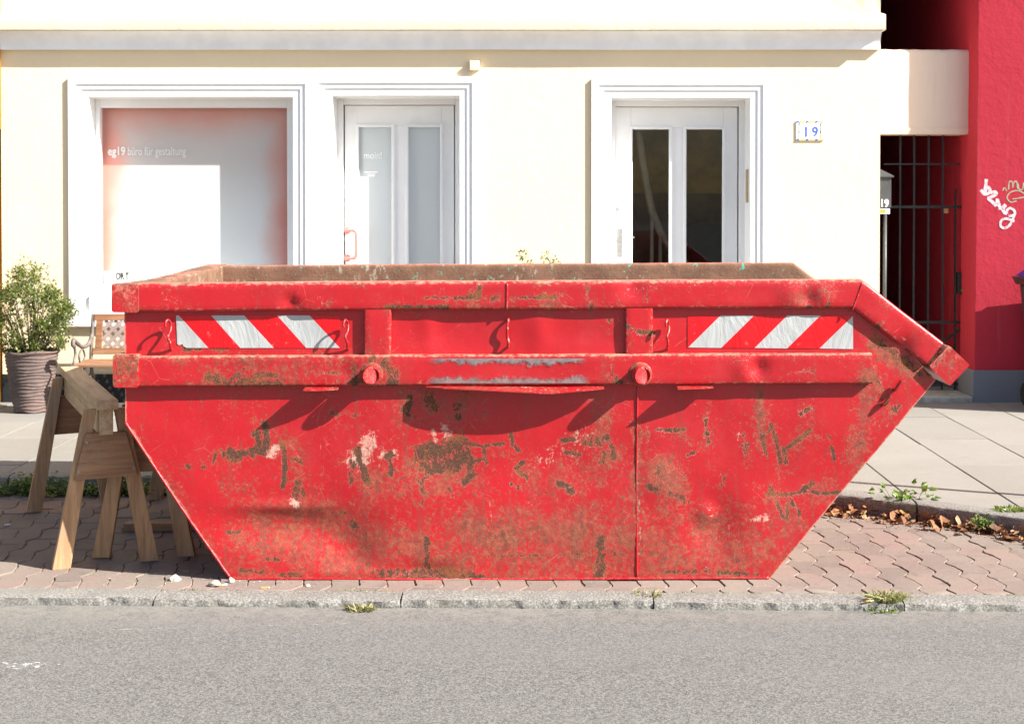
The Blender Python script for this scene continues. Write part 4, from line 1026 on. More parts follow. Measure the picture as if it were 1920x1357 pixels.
# hollow section beams with rounded worn corners
def beam(name, path, a_axis, wa, wb, r=0.014, step=0.02, dents=(), noise_amp=0.0025, gain=1.0, inner=None):
    """sweep of a rounded rectangle: wa along a_axis, wb across; path is a polyline"""
    path = [Vector(p) for p in path]; a = Vector(a_axis).normalized(); pts = []; fr = []
    tang = [(path[i+1] - path[i]).normalized() for i in range(len(path) - 1)]
    for i in range(len(path) - 1):
        L = (path[i+1] - path[i]).length; n = max(2, int(L / step))
        for k in range(n):
            pts.append(path[i].lerp(path[i+1], k / n)); fr.append((tang[i], tang[i-1]) if (k == 0 and i > 0) else (tang[i], tang[i]))
    pts.append(path[-1]); fr.append((tang[-1], tang[-1]))
    prof = []; ha, hb = wa / 2, wb / 2
    corners = [(ha - r, hb - r, 0), (-ha + r, hb - r, 90), (-ha + r, -hb + r, 180), (ha - r, -hb + r, 270)]
    flats = 5
    for ci, (ca, cb, a0) in enumerate(corners):
        for k in range(4):
            w_ = math.radians(a0 + 30 * k); prof.append((ca + r * math.cos(w_), cb + r * math.sin(w_), 1.0))
        na, nb_, _ = corners[(ci + 1) % 4]; ne = math.radians(corners[(ci+1) % 4][2])
        p0 = prof[-1]; p1 = (na + r * math.cos(ne), nb_ + r * math.sin(ne))
        for k in range(1, flats): prof.append((p0[0] + (p1[0] - p0[0]) * k / flats, p0[1] + (p1[1] - p0[1]) * k / flats, 0.35 if k in (1, flats - 1) else 0.0))
    n = len(prof); m = MB(); ed = []; tp = []
    for p, (t1, t0) in zip(pts, fr):
        t = (t1 + t0).normalized(); b = t.cross(a).normalized(); sc_ = 1 / max(0.3, t.dot(t1))
        for u, v, e in prof:
            q = p + a * u + b * v * sc_
            nz = noise_amp * Vector((mnoise.noise(q * 4), mnoise.noise(q * 4 + Vector((7, 1, 3))), mnoise.noise(q * 4 + Vector((2, 9, 5)))))
            q = q + nz
            for (dp, dr, da) in dents:
                k = math.exp(-((q - Vector(dp)).length / dr) ** 2); q = q + Vector(da) * k * 1.7
            m.v.append(tuple(q)); ed.append(e); tp.append((q - p).z > 0.44 * wb)
    for i in range(len(pts) - 1):
        for k in range(n):
            k2 = (k + 1) % n; m.f.append([i*n+k, (i+1)*n+k, (i+1)*n+k2, i*n+k2]); m.m.append(0)
    m.f.append(list(range(n))); m.m.append(0); m.f.append([(len(pts)-1)*n + k for k in range(n)][::-1]); m.m.append(0)
    m.f = [f[::-1] for f in m.f]
    # orientation check against the axis
    c0 = sum((Vector(m.v[i]) for i in m.f[0]), Vector()) / 4; f = m.f[0]
    nn = (Vector(m.v[f[1]]) - Vector(m.v[f[0]])).cross(Vector(m.v[f[2]]) - Vector(m.v[f[0]]))
    if nn.dot(c0 - pts[0]) < 0: m.f = [f[::-1] for f in m.f]
    V = np.array(m.v); w_ = wear(V[:, 0], V[:, 2]); top = np.zeros(len(V))
    for k in w_: w_[k] *= gain
    w_['stain'] = np.maximum(w_['stain'], -0.02); w_['rust'] = np.maximum(w_['rust'], 0.10); w_['scuff'] = np.maximum(w_['scuff'], 0.12 * np.array(ed))
    w_['edge'] = np.array(ed) * 0.62
    tpa = np.array(tp, dtype=float); w_['edge'] = np.maximum(w_['edge'], tpa * 0.78); w_['stain'] = np.maximum(w_['stain'], tpa * 0.5); w_['scuff'] = np.maximum(w_['scuff'], tpa * 0.4)
    if inner:
        iv = Vector(inner)
        for i, f in enumerate(m.f):
            if len(f) > 4: continue
            q = [Vector(m.v[j]) for j in f[:4]]; nn = (q[1] - q[0]).cross(q[2] - q[0]).normalized()
            if nn.dot(iv) > 0.6: m.m[i] = 1
    return m.build(name, [M['skip_red'], M['skip_inner']], skip, smooth=True, attrs=w_, sharp=45)
PR, PB, PP = 0.028, 0.042, 0.024       # how far rim, lower rail and posts stand proud of the plate
TH_R = 0.124
def mirror(y): return 2 * (YN + WIDTH / 2) - y
LX = S(209, 560)[0]
zr = S(900, 554)[1]; xk, zk = S(1607, 551); xe, ze = S(1752, 663)
YRC = YN - PR + 0.05
dv = lambda px, py, y: (*[S(px, py)[0]], y, S(px, py)[1])
rim_d = [(dv(548, 570, YN - PR), 0.035, (0, 0.010, 0.004)), (dv(556, 560, YN - PR), 0.02, (0, -0.006, 0)), (dv(1185, 535, YN - PR), 0.05, (0, 0.008, -0.004)), (dv(1515, 560, YN - PR), 0.03, (0, 0.009, 0)), (dv(1480, 550, YN - PR), 0.05, (0, -0.005, 0)),
         (dv(1692, 650, YN - PR), 0.04, (0, 0.010, 0)), (dv(1545, 555, YN - PR), 0.04, (0, -0.004, 0))]
for near in (True, False):
    yc = YRC if near else mirror(YRC)
    x_start = S(256, 560)[0]
    zl_ = S(300, 558)[1]
    beam('top_rim', [(x_start, yc, zl_), (S(900, 554)[0], yc, zr), (xk, yc, zk), (xe, yc, ze)], (0, 1, 0), 0.10, TH_R, dents=rim_d if near else (), gain=1 if near else 0.3, inner=(0, 1 if near else -1, 0))
    yb = (YN - PB + 0.03) if near else mirror(YN - PB + 0.03)
    rail_d = [(dv(1420, 690, YN - PB), 0.035, (0, 0.012, 0)), (dv(1395, 690, YN - PB), 0.05, (0, -0.006, 0)), (dv(650, 700, YN - PB), 0.04, (0, 0.005, 0))]
    beam('lower_rail', [(S(256, 0)[0], yb, S(0, 695)[1]), (S(1636, 0)[0], yb, S(0, 690)[1])], (0, 1, 0), 0.06, S(0, 664)[1] - S(0, 721)[1], r=0.010, dents=rail_d if near else (), gain=1 if near else 0.3)
    for (l, r_e) in ((681, 732), (1173, 1225)):
        x0, x1 = S(l, 0)[0], S(r_e, 0)[0]; yp = YN - PP + 0.02 if near else mirror(YN - PP + 0.02)
        beam('post', [((x0+x1)/2, yp, S(0, 668)[1]), ((x0+x1)/2, yp, S(0, 578)[1])], (0, 1, 0), 0.04, x1 - x0, r=0.008, gain=1 if near else 0.3)
# cross tubes at the ends
ya, yb_ = YN - PR - 0.006, mirror(YN - PR - 0.006)
lx0, lx1 = S(207, 0)[0], S(258, 0)[0]
zA = (S(0, 531)[1] + S(0, 586)[1]) / 2
sag = [(lx0 + 0.06, ya, zA), (lx0 + 0.06, YN + 0.45, zA - 0.012), (lx0 + 0.055, YN + 1.0, zA - 0.010), (lx0 + 0.06, YN + 1.5, zA + 0.0), (lx0 + 0.06, yb_, zA + 0.005)]
beam('end_rim', sag, (1, 0, 0), lx1 - lx0, S(0, 531)[1] - S(0, 586)[1], r=0.012, inner=(0.8, 0, 0.6))
lxr0, lxr1 = S(211, 0)[0], S(260, 0)[0]; zB = (S(0, 664)[1] + S(0, 724)[1]) / 2
beam('end_rail', [((lxr0 + lxr1)/2, YN - PB - 0.007, zB), ((lxr0 + lxr1)/2, mirror(YN - PB - 0.007), zB)], (1, 0, 0), lxr1 - lxr0, S(0, 663)[1] - S(0, 724)[1], r=0.012)
ex, ez = S(1779, 685); tv = Vector((xe - xk, 0, ze - zk)).normalized()
tdir = Vector((S(1815, 685)[0] - S(1776, 648)[0], 0, S(1815, 685)[1] - S(1776, 648)[1])).normalized()
beam('end_rim', [(ex, YN - PR - 0.004, ez), (ex, mirror(YN - PR - 0.004), ez)], (tdir.x, 0, tdir.z), 0.125, 0.125, r=0.008)

# lifting pins with their welded collars
def collar_mat(): return M['skip_red']
for px in (698, 1200):
    for near in (True, False):
        x, z = S(px, 700 if near else 700); sg = -1 if near else 1; yb = YN - PB if near else mirror(YN - PB)
        m = MB(); m.tube([(x, yb + 0.01 * -sg, z), (x, yb + sg * 0.001, z), (x, yb + sg * 0.004, z)], [0.058, 0.050, 0.043], 24)
        n0 = len(m.v); w_ = {'rust': np.full(n0, 0.46), 'stain': np.full(n0, 0.6), 'scuff': np.full(n0, 0.1), 'edge': np.full(n0, 0.2)}
        m.build('pin_collar', M['skip_red'], skip, smooth=True, attrs=w_, sharp=50)
        m = MB(); m.tube([(x, yb, z), (x, yb + sg * 0.060, z), (x, yb + sg * 0.066, z), (x + 0.002, yb + sg * 0.069, z)], [0.039, 0.039, 0.038, 0.035], 24)
        n0 = len(m.v); V = np.array(m.v); tip = (np.abs(V[:, 1] - yb) > 0.064).astype(float)
        m.build('lifting_pin', M['skip_red'], skip, smooth=True, attrs={'rust': np.full(n0, 0.30), 'stain': np.full(n0, 0.22), 'scuff': np.full(n0, 0.1), 'edge': 0.35 * tip}, sharp=50)

# bent flaps of plate below the rail
def flap(pts_in, pts_out, name='bent_flap', t=0.005):
    m = MB(); n = len(pts_in)
    for (a, b) in zip(pts_in, pts_out): m.v += [a, b, (a[0], a[1], a[2] - t), (b[0], b[1], b[2] - t)]
    for i in range(n - 1):
        o = 4 * i
        m.f += [[o, o+1, o+5, o+4], [o+2, o+6, o+7, o+3], [o+1, o+3, o+7, o+5], [o, o+4, o+6, o+2]]; m.m += [0] * 4
    m.f += [[0, 2, 3, 1], [4*(n-1), 4*(n-1)+1, 4*(n-1)+3, 4*(n-1)+2]]; m.m += [0, 0]
    k = len(m.v); bm_at = {'rust': np.full(k, 0.25), 'stain': np.full(k, 0.3), 'scuff': np.full(k, 0.45), 'edge': np.full(k, 0.35)}
    return m.build(name, M['skip_red'], skip, attrs=bm_at)
def fl(px0, px1, ps, drops, base=722):
    n = len(ps); pi, po = [], []
    for i in range(n):
        x, z = S(px0 + (px1 - px0) * i / (n - 1), base); pi.append((x, YN - PB + 0.02, z - 0.001)); po.append((x, YN - ps[i], z - 0.004 - drops[i]))
    flap(pi, po)
fl(800, 1132, [.050, .085, .098, .102, .102, .104, .104, .100, .096, .088, .055], [0, 0, .002, .004, .008, .012, .016, .020, .014, .008, .004])
fl(574, 636, [.104, .100, .085, .060], [.001, .002, .002, .002], 724); fl(1268, 1336, [.096, .085, .070, .052], [.001, .001, .001, .001])

# weld bead and stiffening seams
def bead(name, pts, y, r):
    m = MB(); P = []
    for (a, b) in zip(pts[:-1], pts[1:]):
        L = math.dist(S(*a), S(*b)); n = max(3, int(L / 0.012))
        for k in range(n): P.append((S(*a)[0] + (S(*b)[0] - S(*a)[0]) * k / n, S(*a)[1] + (S(*b)[1] - S(*a)[1]) * k / n))
    P.append(S(*pts[-1]))
    m.tube([(x + 0.0015 * mnoise.noise((z * 30, 1, 0)), y + float(dent(np.array([x]), np.array([z]))[0]) * (1 if y > YN - 0.01 else 0), z) for x, z in P], [r * (1 + 0.35 * mnoise.noise((z * 60, x * 60, 3))) for x, z in P], 7)
    k = len(m.v); m.build(name, M['skip_red'], skip, smooth=True, attrs={'rust': np.full(k, 0.24), 'stain': np.full(k, 0.18), 'scuff': np.full(k, 0.35), 'edge': np.full(k, 0.30)})
bead('weld_bead', [(1196, 724), (1194, 900), (1195, 1084)], YN + 0.001, 0.0048)
bead('weld_bead', [(951, 531), (950, 580)], YN - PR + 0.0005, 0.0045)
bead('weld_bead', [(1617, 529), (1597, 583)], YN - PR + 0.002, 0.004)
bead('base_strip', [(432, 1086), (700, 1087), (850, 1089), (1000, 1087), (1442, 1085)], YN - 0.003, 0.0065)
bead('edge_strip', [(232, 792), (300, 895), (360, 985), (430, 1085)], YN - 0.001, 0.006)

# rope hooks of bent rod
def hook(px, py, h, broken=False, flip=1):
    x, z = S(px, py); m = MB()
    if broken: pts = [(x + .004, YN, z + .13), (x + .004, YN - .018, z + .125), (x, YN - .022, z + .09), (x + .002, YN - .016, z + .05), (x + .006, YN - .026, z + .03), (x + .002, YN - .018, z + .012), (x, YN, z + .008)]
    else: pts = [(x, YN + .003, z - .004), (x, YN - .010, z + .006), (x + .001, YN - .028, z + .030), (x - .005, YN - .042, z + .055), (x + .004, YN - .030, z + .082), (x + .004, YN - .020, z + .100), (x + .002, YN - .026, z + .120), (x - .004, YN - .044, z + .130), (x - .010, YN - .056, z + .120), (x - .011, YN - .058, z + .100)]
    Q = []
    P = [Vector(p) for p in pts]
    for i in range(len(P) - 1):
        p0, p1, p2, p3 = P[max(i-1, 0)], P[i], P[i+1], P[min(i+2, len(P)-1)]
        for k in range(4):
            t = k / 4; Q.append(0.5 * ((2*p1) + (p2-p0)*t + (2*p0-5*p1+4*p2-p3)*t*t + (3*p1-p0-3*p2+p3)*t**3))
    Q.append(P[-1])
    m.tube(Q, 0.0052 if not broken else 0.0065, 8); k = len(m.v)
    m.build('rope_hook', M['skip_red'], skip, smooth=True, attrs={'rust': np.full(k, 0.2), 'stain': np.full(k, 0.2), 'scuff': np.full(k, 0.5), 'edge': np.full(k, 0.3)})
hook(319, 655, 1); hook(651, 655, 1); hook(1252, 655, 1); hook(951, 655, 1, True)
for (a, b) in (((1690, 713), (1679, 730)), ((1670, 742), (1657, 758))):
    m = MB(); p, q = S(*a), S(*b); m.tube([(p[0], YN - 0.03, p[1]), (q[0], YN - 0.026, q[1]), (q[0] - 0.004, YN + 0.002, q[1] - 0.004)], 0.0085, 8)
    k = len(m.v); m.build('rod_stub', M['skip_red'], skip, smooth=True, sharp=50, attrs={'rust': np.full(k, 0.4), 'stain': np.full(k, 0.4), 'scuff': np.full(k, 0.3), 'edge': np.full(k, 0.3)})

# striped reflective warning stickers
def sticker_mat(name, color):
    m = Mat(name); n = m.noise(8, 5, 0.65)
    c = m.mix(m.math('MULTIPLY', m.step(m.noise(26, 6, 0.7), 0.60, 0.72), 0.45), color, (0.30, 0.24, 0.18))
    c = m.mix(m.math('MULTIPLY', m.step(n, 0.4, 0.7), 0.2), c, tuple(k * 0.8 for k in color))
    tear = m.step(m.noise(13, 6, 0.75), 0.735, 0.75); c = m.mix(tear, c, (0.17, 0.09, 0.05))
    m.col(c); m.rough(0.33)
    m.bump(m.noise(5, 4, 0.6, co=m.scale((1.0, 1, 0.55)), dist=1.2), 0.55, 0.02)
    cell = m.voro(260); m.bump(cell, 0.08, 0.002)
    return m.m
M['sticker_red'] = sticker_mat('reflective_red', (0.50, 0.005, 0.010)); M['sticker_white'] = sticker_mat('reflective_white', (0.34, 0.355, 0.355))
def sticker(x0, x1, y0, y1, polys, torn=None):
    """polys: (kind, polygon in px)"""
    root = None
    o = empty('warning_sticker', (S((x0+x1)/2, y1)[0], YN, S(0, y1)[1]), parent=skip); ORIGIN[o] = Vector((S((x0+x1)/2, y1)[0], YN, S(0, y1)[1]))
    for kind, poly in polys:
        # cut into a fine grid so that the sheet follows the dented plate
        bm = bmesh.new(); vs_ = [bm.verts.new((*S(*p), 0)) for p in poly]; bm.faces.new(vs_)
        lo, hi = min(v.co.x for v in vs_), max(v.co.x for v in vs_); lz, hz = min(v.co.y for v in vs_), max(v.co.y for v in vs_)
        for k in range(1, 22):
            t = lo + (hi - lo) * k / 22; bmesh.ops.bisect_plane(bm, geom=bm.verts[:] + bm.edges[:] + bm.faces[:], plane_co=(t, 0, 0), plane_no=(1, 0, 0))
        for k in range(1, 10):
            t = lz + (hz - lz) * k / 10; bmesh.ops.bisect_plane(bm, geom=bm.verts[:] + bm.edges[:] + bm.faces[:], plane_co=(0, t, 0), plane_no=(0, 1, 0))
        bm.verts.ensure_lookup_table(); m = MB()
        xx = np.array([v.co.x for v in bm.verts]); zz_ = np.array([v.co.y for v in bm.verts]); dd = dent(xx, zz_)
        for i, (x, z) in enumerate(zip(xx, zz_)):
            wv_ = 0.006 * mnoise.noise((x * 1.7, 0, z * 2.1)) + 0.002 * mnoise.noise((x * 7, 3, z * 7)); m.v.append((x, YN + dd[i] + wv_ - 0.0022 - 0.0010 * max(0, mnoise.noise((x * 22, 1, z * 14))), z))
        m.f = [[v.index for v in f.verts] for f in bm.faces]; m.m = [0] * len(m.f); bm.free()
        e = m.f[0]; nn = (Vector(m.v[e[1]]) - Vector(m.v[e[0]])).cross(Vector(m.v[e[2]]) - Vector(m.v[e[0]]))
        if nn.y > 0: m.f = [f[::-1] for f in m.f]
        m.build('stripe', M['sticker_red' if kind == 'r' else 'sticker_white'], o, smooth=True)
    return o
t0, b0 = 592, 653
sticker(328, 636, t0, b0, [('w', [(328,592),(333,592),(389,653),(348,653),(342,650),(340,646),(333,648),(330,645)]), ('r', [(333,592),(394,592),(449,653),(389,653)]), ('w', [(394,592),(456,592),(512,653),(449,653)]), ('r', [(456,592),(518,592),(573,653),(512,653)]),
                           ('w', [(518,592),(579,592),(636,653),(573,653)]), ('r', [(579,592),(636,592),(636,653)])])
sticker(1290, 1601, 592, 655, [('r', [(1290,592),(1352,592),(1291,652),(1290,652)]), ('w', [(1352,592),(1415,592),(1353,653),(1291,652)]), ('r', [(1415,592),(1478,592),(1416,653),(1353,653)]), ('w', [(1478,592),(1540,592),(1477,654),(1416,653)]),
                              ('r', [(1540,592),(1601,592),(1601,593),(1538,654),(1477,654)]), ('w', [(1601,593),(1601,655),(1538,654)])])
# remains of a scraped grey sticker on the lower rail
def scraped():
    m = Mat('scraped_grey_sticker'); m.col(m.mix(m.step(m.noise(22, 6, 0.7), 0.4, 0.6), (0.13, 0.12, 0.125), (0.20, 0.15, 0.15))); m.rough(0.7)
    z = m.sep('Z'); msk = m.step(m.math('ADD', m.math('MULTIPLY', m.math('ABSOLUTE', z), 26), m.math('MULTIPLY', m.math('SUBTRACT', m.noise(18, 7, 0.75), 0.5), 2.8)), 0.60, 1.25)
    xm = m.math('ADD', m.math('ABSOLUTE', m.sep('X')), m.math('MULTIPLY', m.noise(9, 4), 0.12)); msk = m.math('MULTIPLY', msk, m.step(xm, 0.42, 0.36))
    tr = m.n('ShaderNodeBsdfTransparent'); mx = m.n('ShaderNodeMixShader'); m.put(mx.inputs[0], msk)
    m.t.links.new(tr.outputs[0], mx.inputs[1]); m.t.links.new(m.b.outputs[0], mx.inputs[2]); m.t.links.new(mx.outputs[0], m.out.inputs['Surface'])
    return m.m
x0, x1 = S(800, 0)[0], S(1108, 0)[0]; z0, z1 = S(0, 717)[1], S(0, 671)[1]
o = empty('scraped_sticker', ((x0+x1)/2, YN - PB, (z0+z1)/2), parent=skip); ORIGIN[o] = Vector(((x0+x1)/2, YN - PB, (z0+z1)/2))
m = MB(); m.add([(x0, YN - PB - 0.003, z0), (x1, YN - PB - 0.003, z0), (x1, YN - PB - 0.003, z1), (x0, YN - PB - 0.003, z1)], [(0,1,2,3)]); m.build('residue', scraped(), o)

# ------------------------------------------------------------------ wooden sawhorses
def wood(name, c0, c1, axis):
    m = Mat(name); r = m.rand()
    sc = {'x': (1.2, 14, 14), 'y': (14, 1.2, 14), 'z': (14, 14, 1.2)}[axis]
    off = m.n('ShaderNodeVectorMath', operation='ADD'); m.put(off.inputs[0], m.co)
    cmb = m.n('ShaderNodeCombineXYZ'); m.put(cmb.inputs[0], m.math('MULTIPLY', r, 9.0)); m.put(cmb.inputs[2], m.math('MULTIPLY', r, 5.0)); m.t.links.new(cmb.outputs[0], off.inputs[1])
    co = off.outputs[0]
    g1 = m.noise(2.6, 6, 0.6, co=m.scale(sc, co), dist=0.5); g2 = m.noise(10, 5, 0.6, co=m.scale(sc, co))
    c = m.mix(m.step(g1, 0.35, 0.65), c0, c1)
    c = m.mix(m.math('MULTIPLY', m.step(g2, 0.5, 0.75), 0.45), c, tuple(k * 0.55 for k in c0))
    c = m.mix(m.math('MULTIPLY', m.step(m.noise(6, 6, 0.7, co=co), 0.55, 0.75), 0.4), c, tuple(k * 0.5 for k in c0))
    c = m.mix(m.math('MULTIPLY', m.step(m.noise(3.5, 6, 0.7, co=co), 0.48, 0.68), 0.4), c, (0.25, 0.215, 0.175))
    kn = m.voro(5.5, co=co); c = m.mix(m.math('MULTIPLY', m.step(kn, 0.075, 0.03), 0.8), c, (0.10, 0.05, 0.025))
    m.col(c); m.rough(0.75); m.bump(g2, 0.25, 0.003)
    return m.m
M['pine_y'] = wood('pine_beam', (0.44, 0.295, 0.165), (0.58, 0.42, 0.26), 'y')  # paler than the legs: sun on the top plank worked into the colour
M['pine_z'] = wood('pine_leg', (0.31, 0.175, 0.092), (0.45, 0.275, 0.15), 'z')  # leg colour darkened to stand in for shade
M['pine_x'] = wood('pine_board', (0.24, 0.125, 0.065), (0.36, 0.20, 0.11), 'x')
M['screw'] = plain('screw_steel', (0.25, 0.25, 0.25), 0.4, 0.1, 50, 0, 0.7)
def part(m, name, mat_, root, bevel=0.003):
    """part modelled in the thing's own axes"""
    me = m.mesh(name, mat_); o = bpy.data.objects.new(name, me); C.objects.link(o); o.parent = root
    if bevel:
        b = o.modifiers.new('bevel', 'BEVEL'); b.width = bevel; b.segments = 2; b.limit_method = 'ANGLE'; b.angle_limit = math.radians(40)
    return o
def sawhorse(loc, rz, label):
    root = tag(empty('sawhorse', loc, rz), label, 'sawhorse', 'sawhorses beside the skip')
    half = 0.677; L = 0.76; H = 0.755
    m = MB(); m.box((-0.048, -L, H - 0.042), (0.048, L, H)); part(m, 'top_plank', M['pine_y'], root)
    m = MB(); m.box((-0.03, -L + 0.035, H - 0.16), (0.03, L - 0.035, H - 0.043)); part(m, 'beam', M['pine_y'], root)
    for sy in (-1, 1):
        y = sy * half
        for sx in (-1, 1):
            m = MB(); top, bot = Vector((sx * 0.052, y, H - 0.046)), Vector((sx * 0.195, y, 0.0)); w = 0.080; t = 0.044
            # leg cut level at the ground: skewed board
            hw = w / 2
            P = [(bot.x - hw, y - t/2 * 1, 0), (bot.x + hw, y - t/2, 0), (bot.x + hw, y + t/2, 0), (bot.x - hw, y + t/2, 0),
                 (top.x - hw * (0.3 if sx > 0 else 1), y - t/2, top.z), (top.x + hw * (1 if sx > 0 else 0.3), y - t/2, top.z), (top.x + hw * (1 if sx > 0 else 0.3), y + t/2, top.z), (top.x - hw * (0.3 if sx > 0 else 1), y + t/2, top.z)]
            m.add(P, [(0,3,2,1),(4,5,6,7),(0,1,5,4),(1,2,6,5),(2,3,7,6),(3,0,4,7)]); part(m, 'leg', M['pine_z'], root)
        yg = y + sy * (t / 2 + 0.0095)
        m = MB(); m.extrude([(-0.088, yg - 0.009, H - 0.150), (0.088, yg - 0.009, H - 0.150), (0.140, yg - 0.009, H - 0.352), (-0.140, yg - 0.009, H - 0.357)], (0, 0.018, 0)); part(m, 'gusset', M['pine_x'], root)
        for gx, gz in ((-0.085, H - 0.19), (0.085, H - 0.19), (-0.12, H - 0.32), (0.12, H - 0.32)):
            m = MB(); m.tube([(gx, yg + sy * 0.007, gz), (gx, yg + sy * 0.0105, gz)], 0.006, 8); part(m, 'screw', M['screw'], root, 0)
    return root
sawhorse((-2.232, 7.478, 0.0), math.radians(23.3), 'pale wooden sawhorse, its whole top plank showing left of the skip')
sawhorse((-1.878, 7.69, 0.0), math.radians(4.0), 'wooden sawhorse pushed under the skip, behind the paler one')
p = onground(228, 996, 0.0)
for i, (dz, dx, rz) in enumerate(((0.0, 0.0, 0.01), (0.0205, 0.012, 0.035))):
    r0 = empty('wood_batten', (p.x + 0.34 + dx, p.y + 0.03, 0.002 + dz), rz)
    tag(r0, ['thin wooden batten flat on the pavers behind the sawhorse legs', 'thin wooden batten lying on top of another batten behind sawhorse legs'][i], 'batten', 'battens under the sawhorses')
    m = MB(); m.box((-0.34, -0.035, 0), (0.34, 0.035, 0.020)); part(m, 'board', M['pine_x'], r0, 0.002)

# ------------------------------------------------------------------ bench with cast iron ends
M['bench_wood'] = wood('varnished_bench_wood', (0.19, 0.085, 0.040), (0.29, 0.14, 0.07), 'x')
M['cast_iron'] = plain('weathered_cast_iron', (0.13, 0.11, 0.10), 0.55, 0.25, 25, 0.25)
M['lattice'] = plain('grey_brown_lattice', (0.26, 0.20, 0.18), 0.6, 0.15, 25, 0.15)
BXL = at(168, 640, 11.42).x; BW = 1.22
bench = tag(empty('garden_bench', (BXL + BW/2, 11.3, SW)), 'wooden garden bench with lattice back and iron arms against the cream wall', 'bench')
def curve_tube(m, pts, r, n=8, sub=5):
    P = [Vector(p) for p in pts]; Q = []
    for i in range(len(P) - 1):
        p0, p1, p2, p3 = P[max(i-1, 0)], P[i], P[i+1], P[min(i+2, len(P)-1)]
        for k in range(sub):
            t = k / sub; Q.append(0.5 * ((2*p1) + (p2-p0)*t + (2*p0-5*p1+4*p2-p3)*t*t + (3*p1-p0-3*p2+p3)*t**3))
    Q.append(P[-1]); m.tube(Q, r, n)
zseat = 0.435
for xe_ in (BXL, BXL + BW):
    m = MB(); b = lambda y, z: (xe_, y, SW + z)
    curve_tube(m, [b(11.62, 0.0), b(11.55, 0.12), b(11.47, 0.30), b(11.46, 0.42), b(11.52, 0.70)], 0.014)
    curve_tube(m, [b(10.98, 0.0), b(11.06, 0.10), b(11.08, 0.20), b(11.03, 0.33)], 0.014)
    curve_tube(m, [b(11.03, 0.33), b(11.2, 0.315), b(11.46, 0.33)], 0.013)
    curve_tube(m, [b(11.49, 0.55), b(11.40, 0.485), b(11.25, 0.475), b(11.10, 0.52), b(11.03, 0.545), b(11.01, 0.515), b(11.04, 0.50)], 0.016)
    curve_tube(m, [b(11.04, 0.50), b(11.07, 0.44), b(11.03, 0.38), b(11.04, 0.33)], 0.010)
    curve_tube(m, [b(11.10, 0.30), b(11.2, 0.2), b(11.3, 0.16), b(11.42, 0.22), b(11.46, 0.3)], 0.008)
    curve_tube(m, [b(11.20, 0.33), b(11.16, 0.42), b(11.24, 0.46), b(11.30, 0.40), b(11.24, 0.36)], 0.008)
    m.build('iron_end', M['cast_iron'], bench, smooth=True)
for k, y in enumerate(np.linspace(11.05, 11.40, 5)):
    m = MB(); m.box((BXL - 0.02, y - 0.03, SW + 0.345), (BXL + BW + 0.02, y + 0.03, SW + 0.367)); m.build('seat_slat', M['bench_wood'], bench, bevel=0.004)
def backpt(t): return (11.462 + 0.06 * t, SW + 0.40 + 0.30 * t)     # t: 0 bottom to 1 top of the back
def back_board(x0, x1, t0, t1, d=0.0, th=0.022):
    m = MB(); (y0, z0), (y1, z1) = backpt(t0), backpt(t1)
    m.add([(x0, y0-th+d, z0), (x1, y0-th+d, z0), (x1, y0+d, z0), (x0, y0+d, z0), (x0, y1-th+d, z1), (x1, y1-th+d, z1), (x1, y1+d, z1), (x0, y1+d, z1)],
          [(0,3,2,1),(4,5,6,7),(0,1,5,4),(1,2,6,5),(2,3,7,6),(3,0,4,7)]); return m
back_board(BXL + 0.012, BXL + BW - 0.012, 0.84, 1.0).build('back_rail', M['bench_wood'], bench, bevel=0.004)
back_board(BXL + 0.012, BXL + BW - 0.012, 0.0, 0.16).build('back_rail', M['bench_wood'], bench, bevel=0.004)
for x in (BXL + 0.03, BXL + BW - 0.08): back_board(x, x + 0.05, 0.162, 0.838).build('back_stile', M['bench_wood'], bench, bevel=0.003)
lx0_, lx1_ = BXL + 0.082, BXL + BW - 0.082; lat = MB()
(yA, zA_), (yB_, zB_) = backpt(0.162), backpt(0.838); hgt = zB_ - zA_
for sgn in (-1, 1):
    c = lx0_ - hgt
    while c < lx1_ + hgt:
        a, b = Vector((c, zA_)), Vector((c + hgt, zB_)) 
        if sgn < 0: a, b = Vector((c + hgt, zA_)), Vector((c, zB_))
        # trim to the panel
        lo, hi = 0.0, 1.0; dx = b.x - a.x
        for lim, s_ in ((lx0_, 1), (lx1_, -1)):
            t = (lim - a.x) / dx
            if dx * s_ > 0: lo = max(lo, t)
            else: hi = min(hi, t)
        if hi - lo > 0.05:
            p, q = a.lerp(b, lo), a.lerp(b, hi); yy = lambda z: yA + (yB_ - yA) * (z - zA_) / hgt - 0.012 - 0.004 * sgn
            lat.bar((p.x, yy(p.y), p.y), (q.x, yy(q.y), q.y), 0.026, 0.006, (1, 0, 0) if True else 0)
        c += 0.072
lat.build('lattice', M['lattice'], bench)

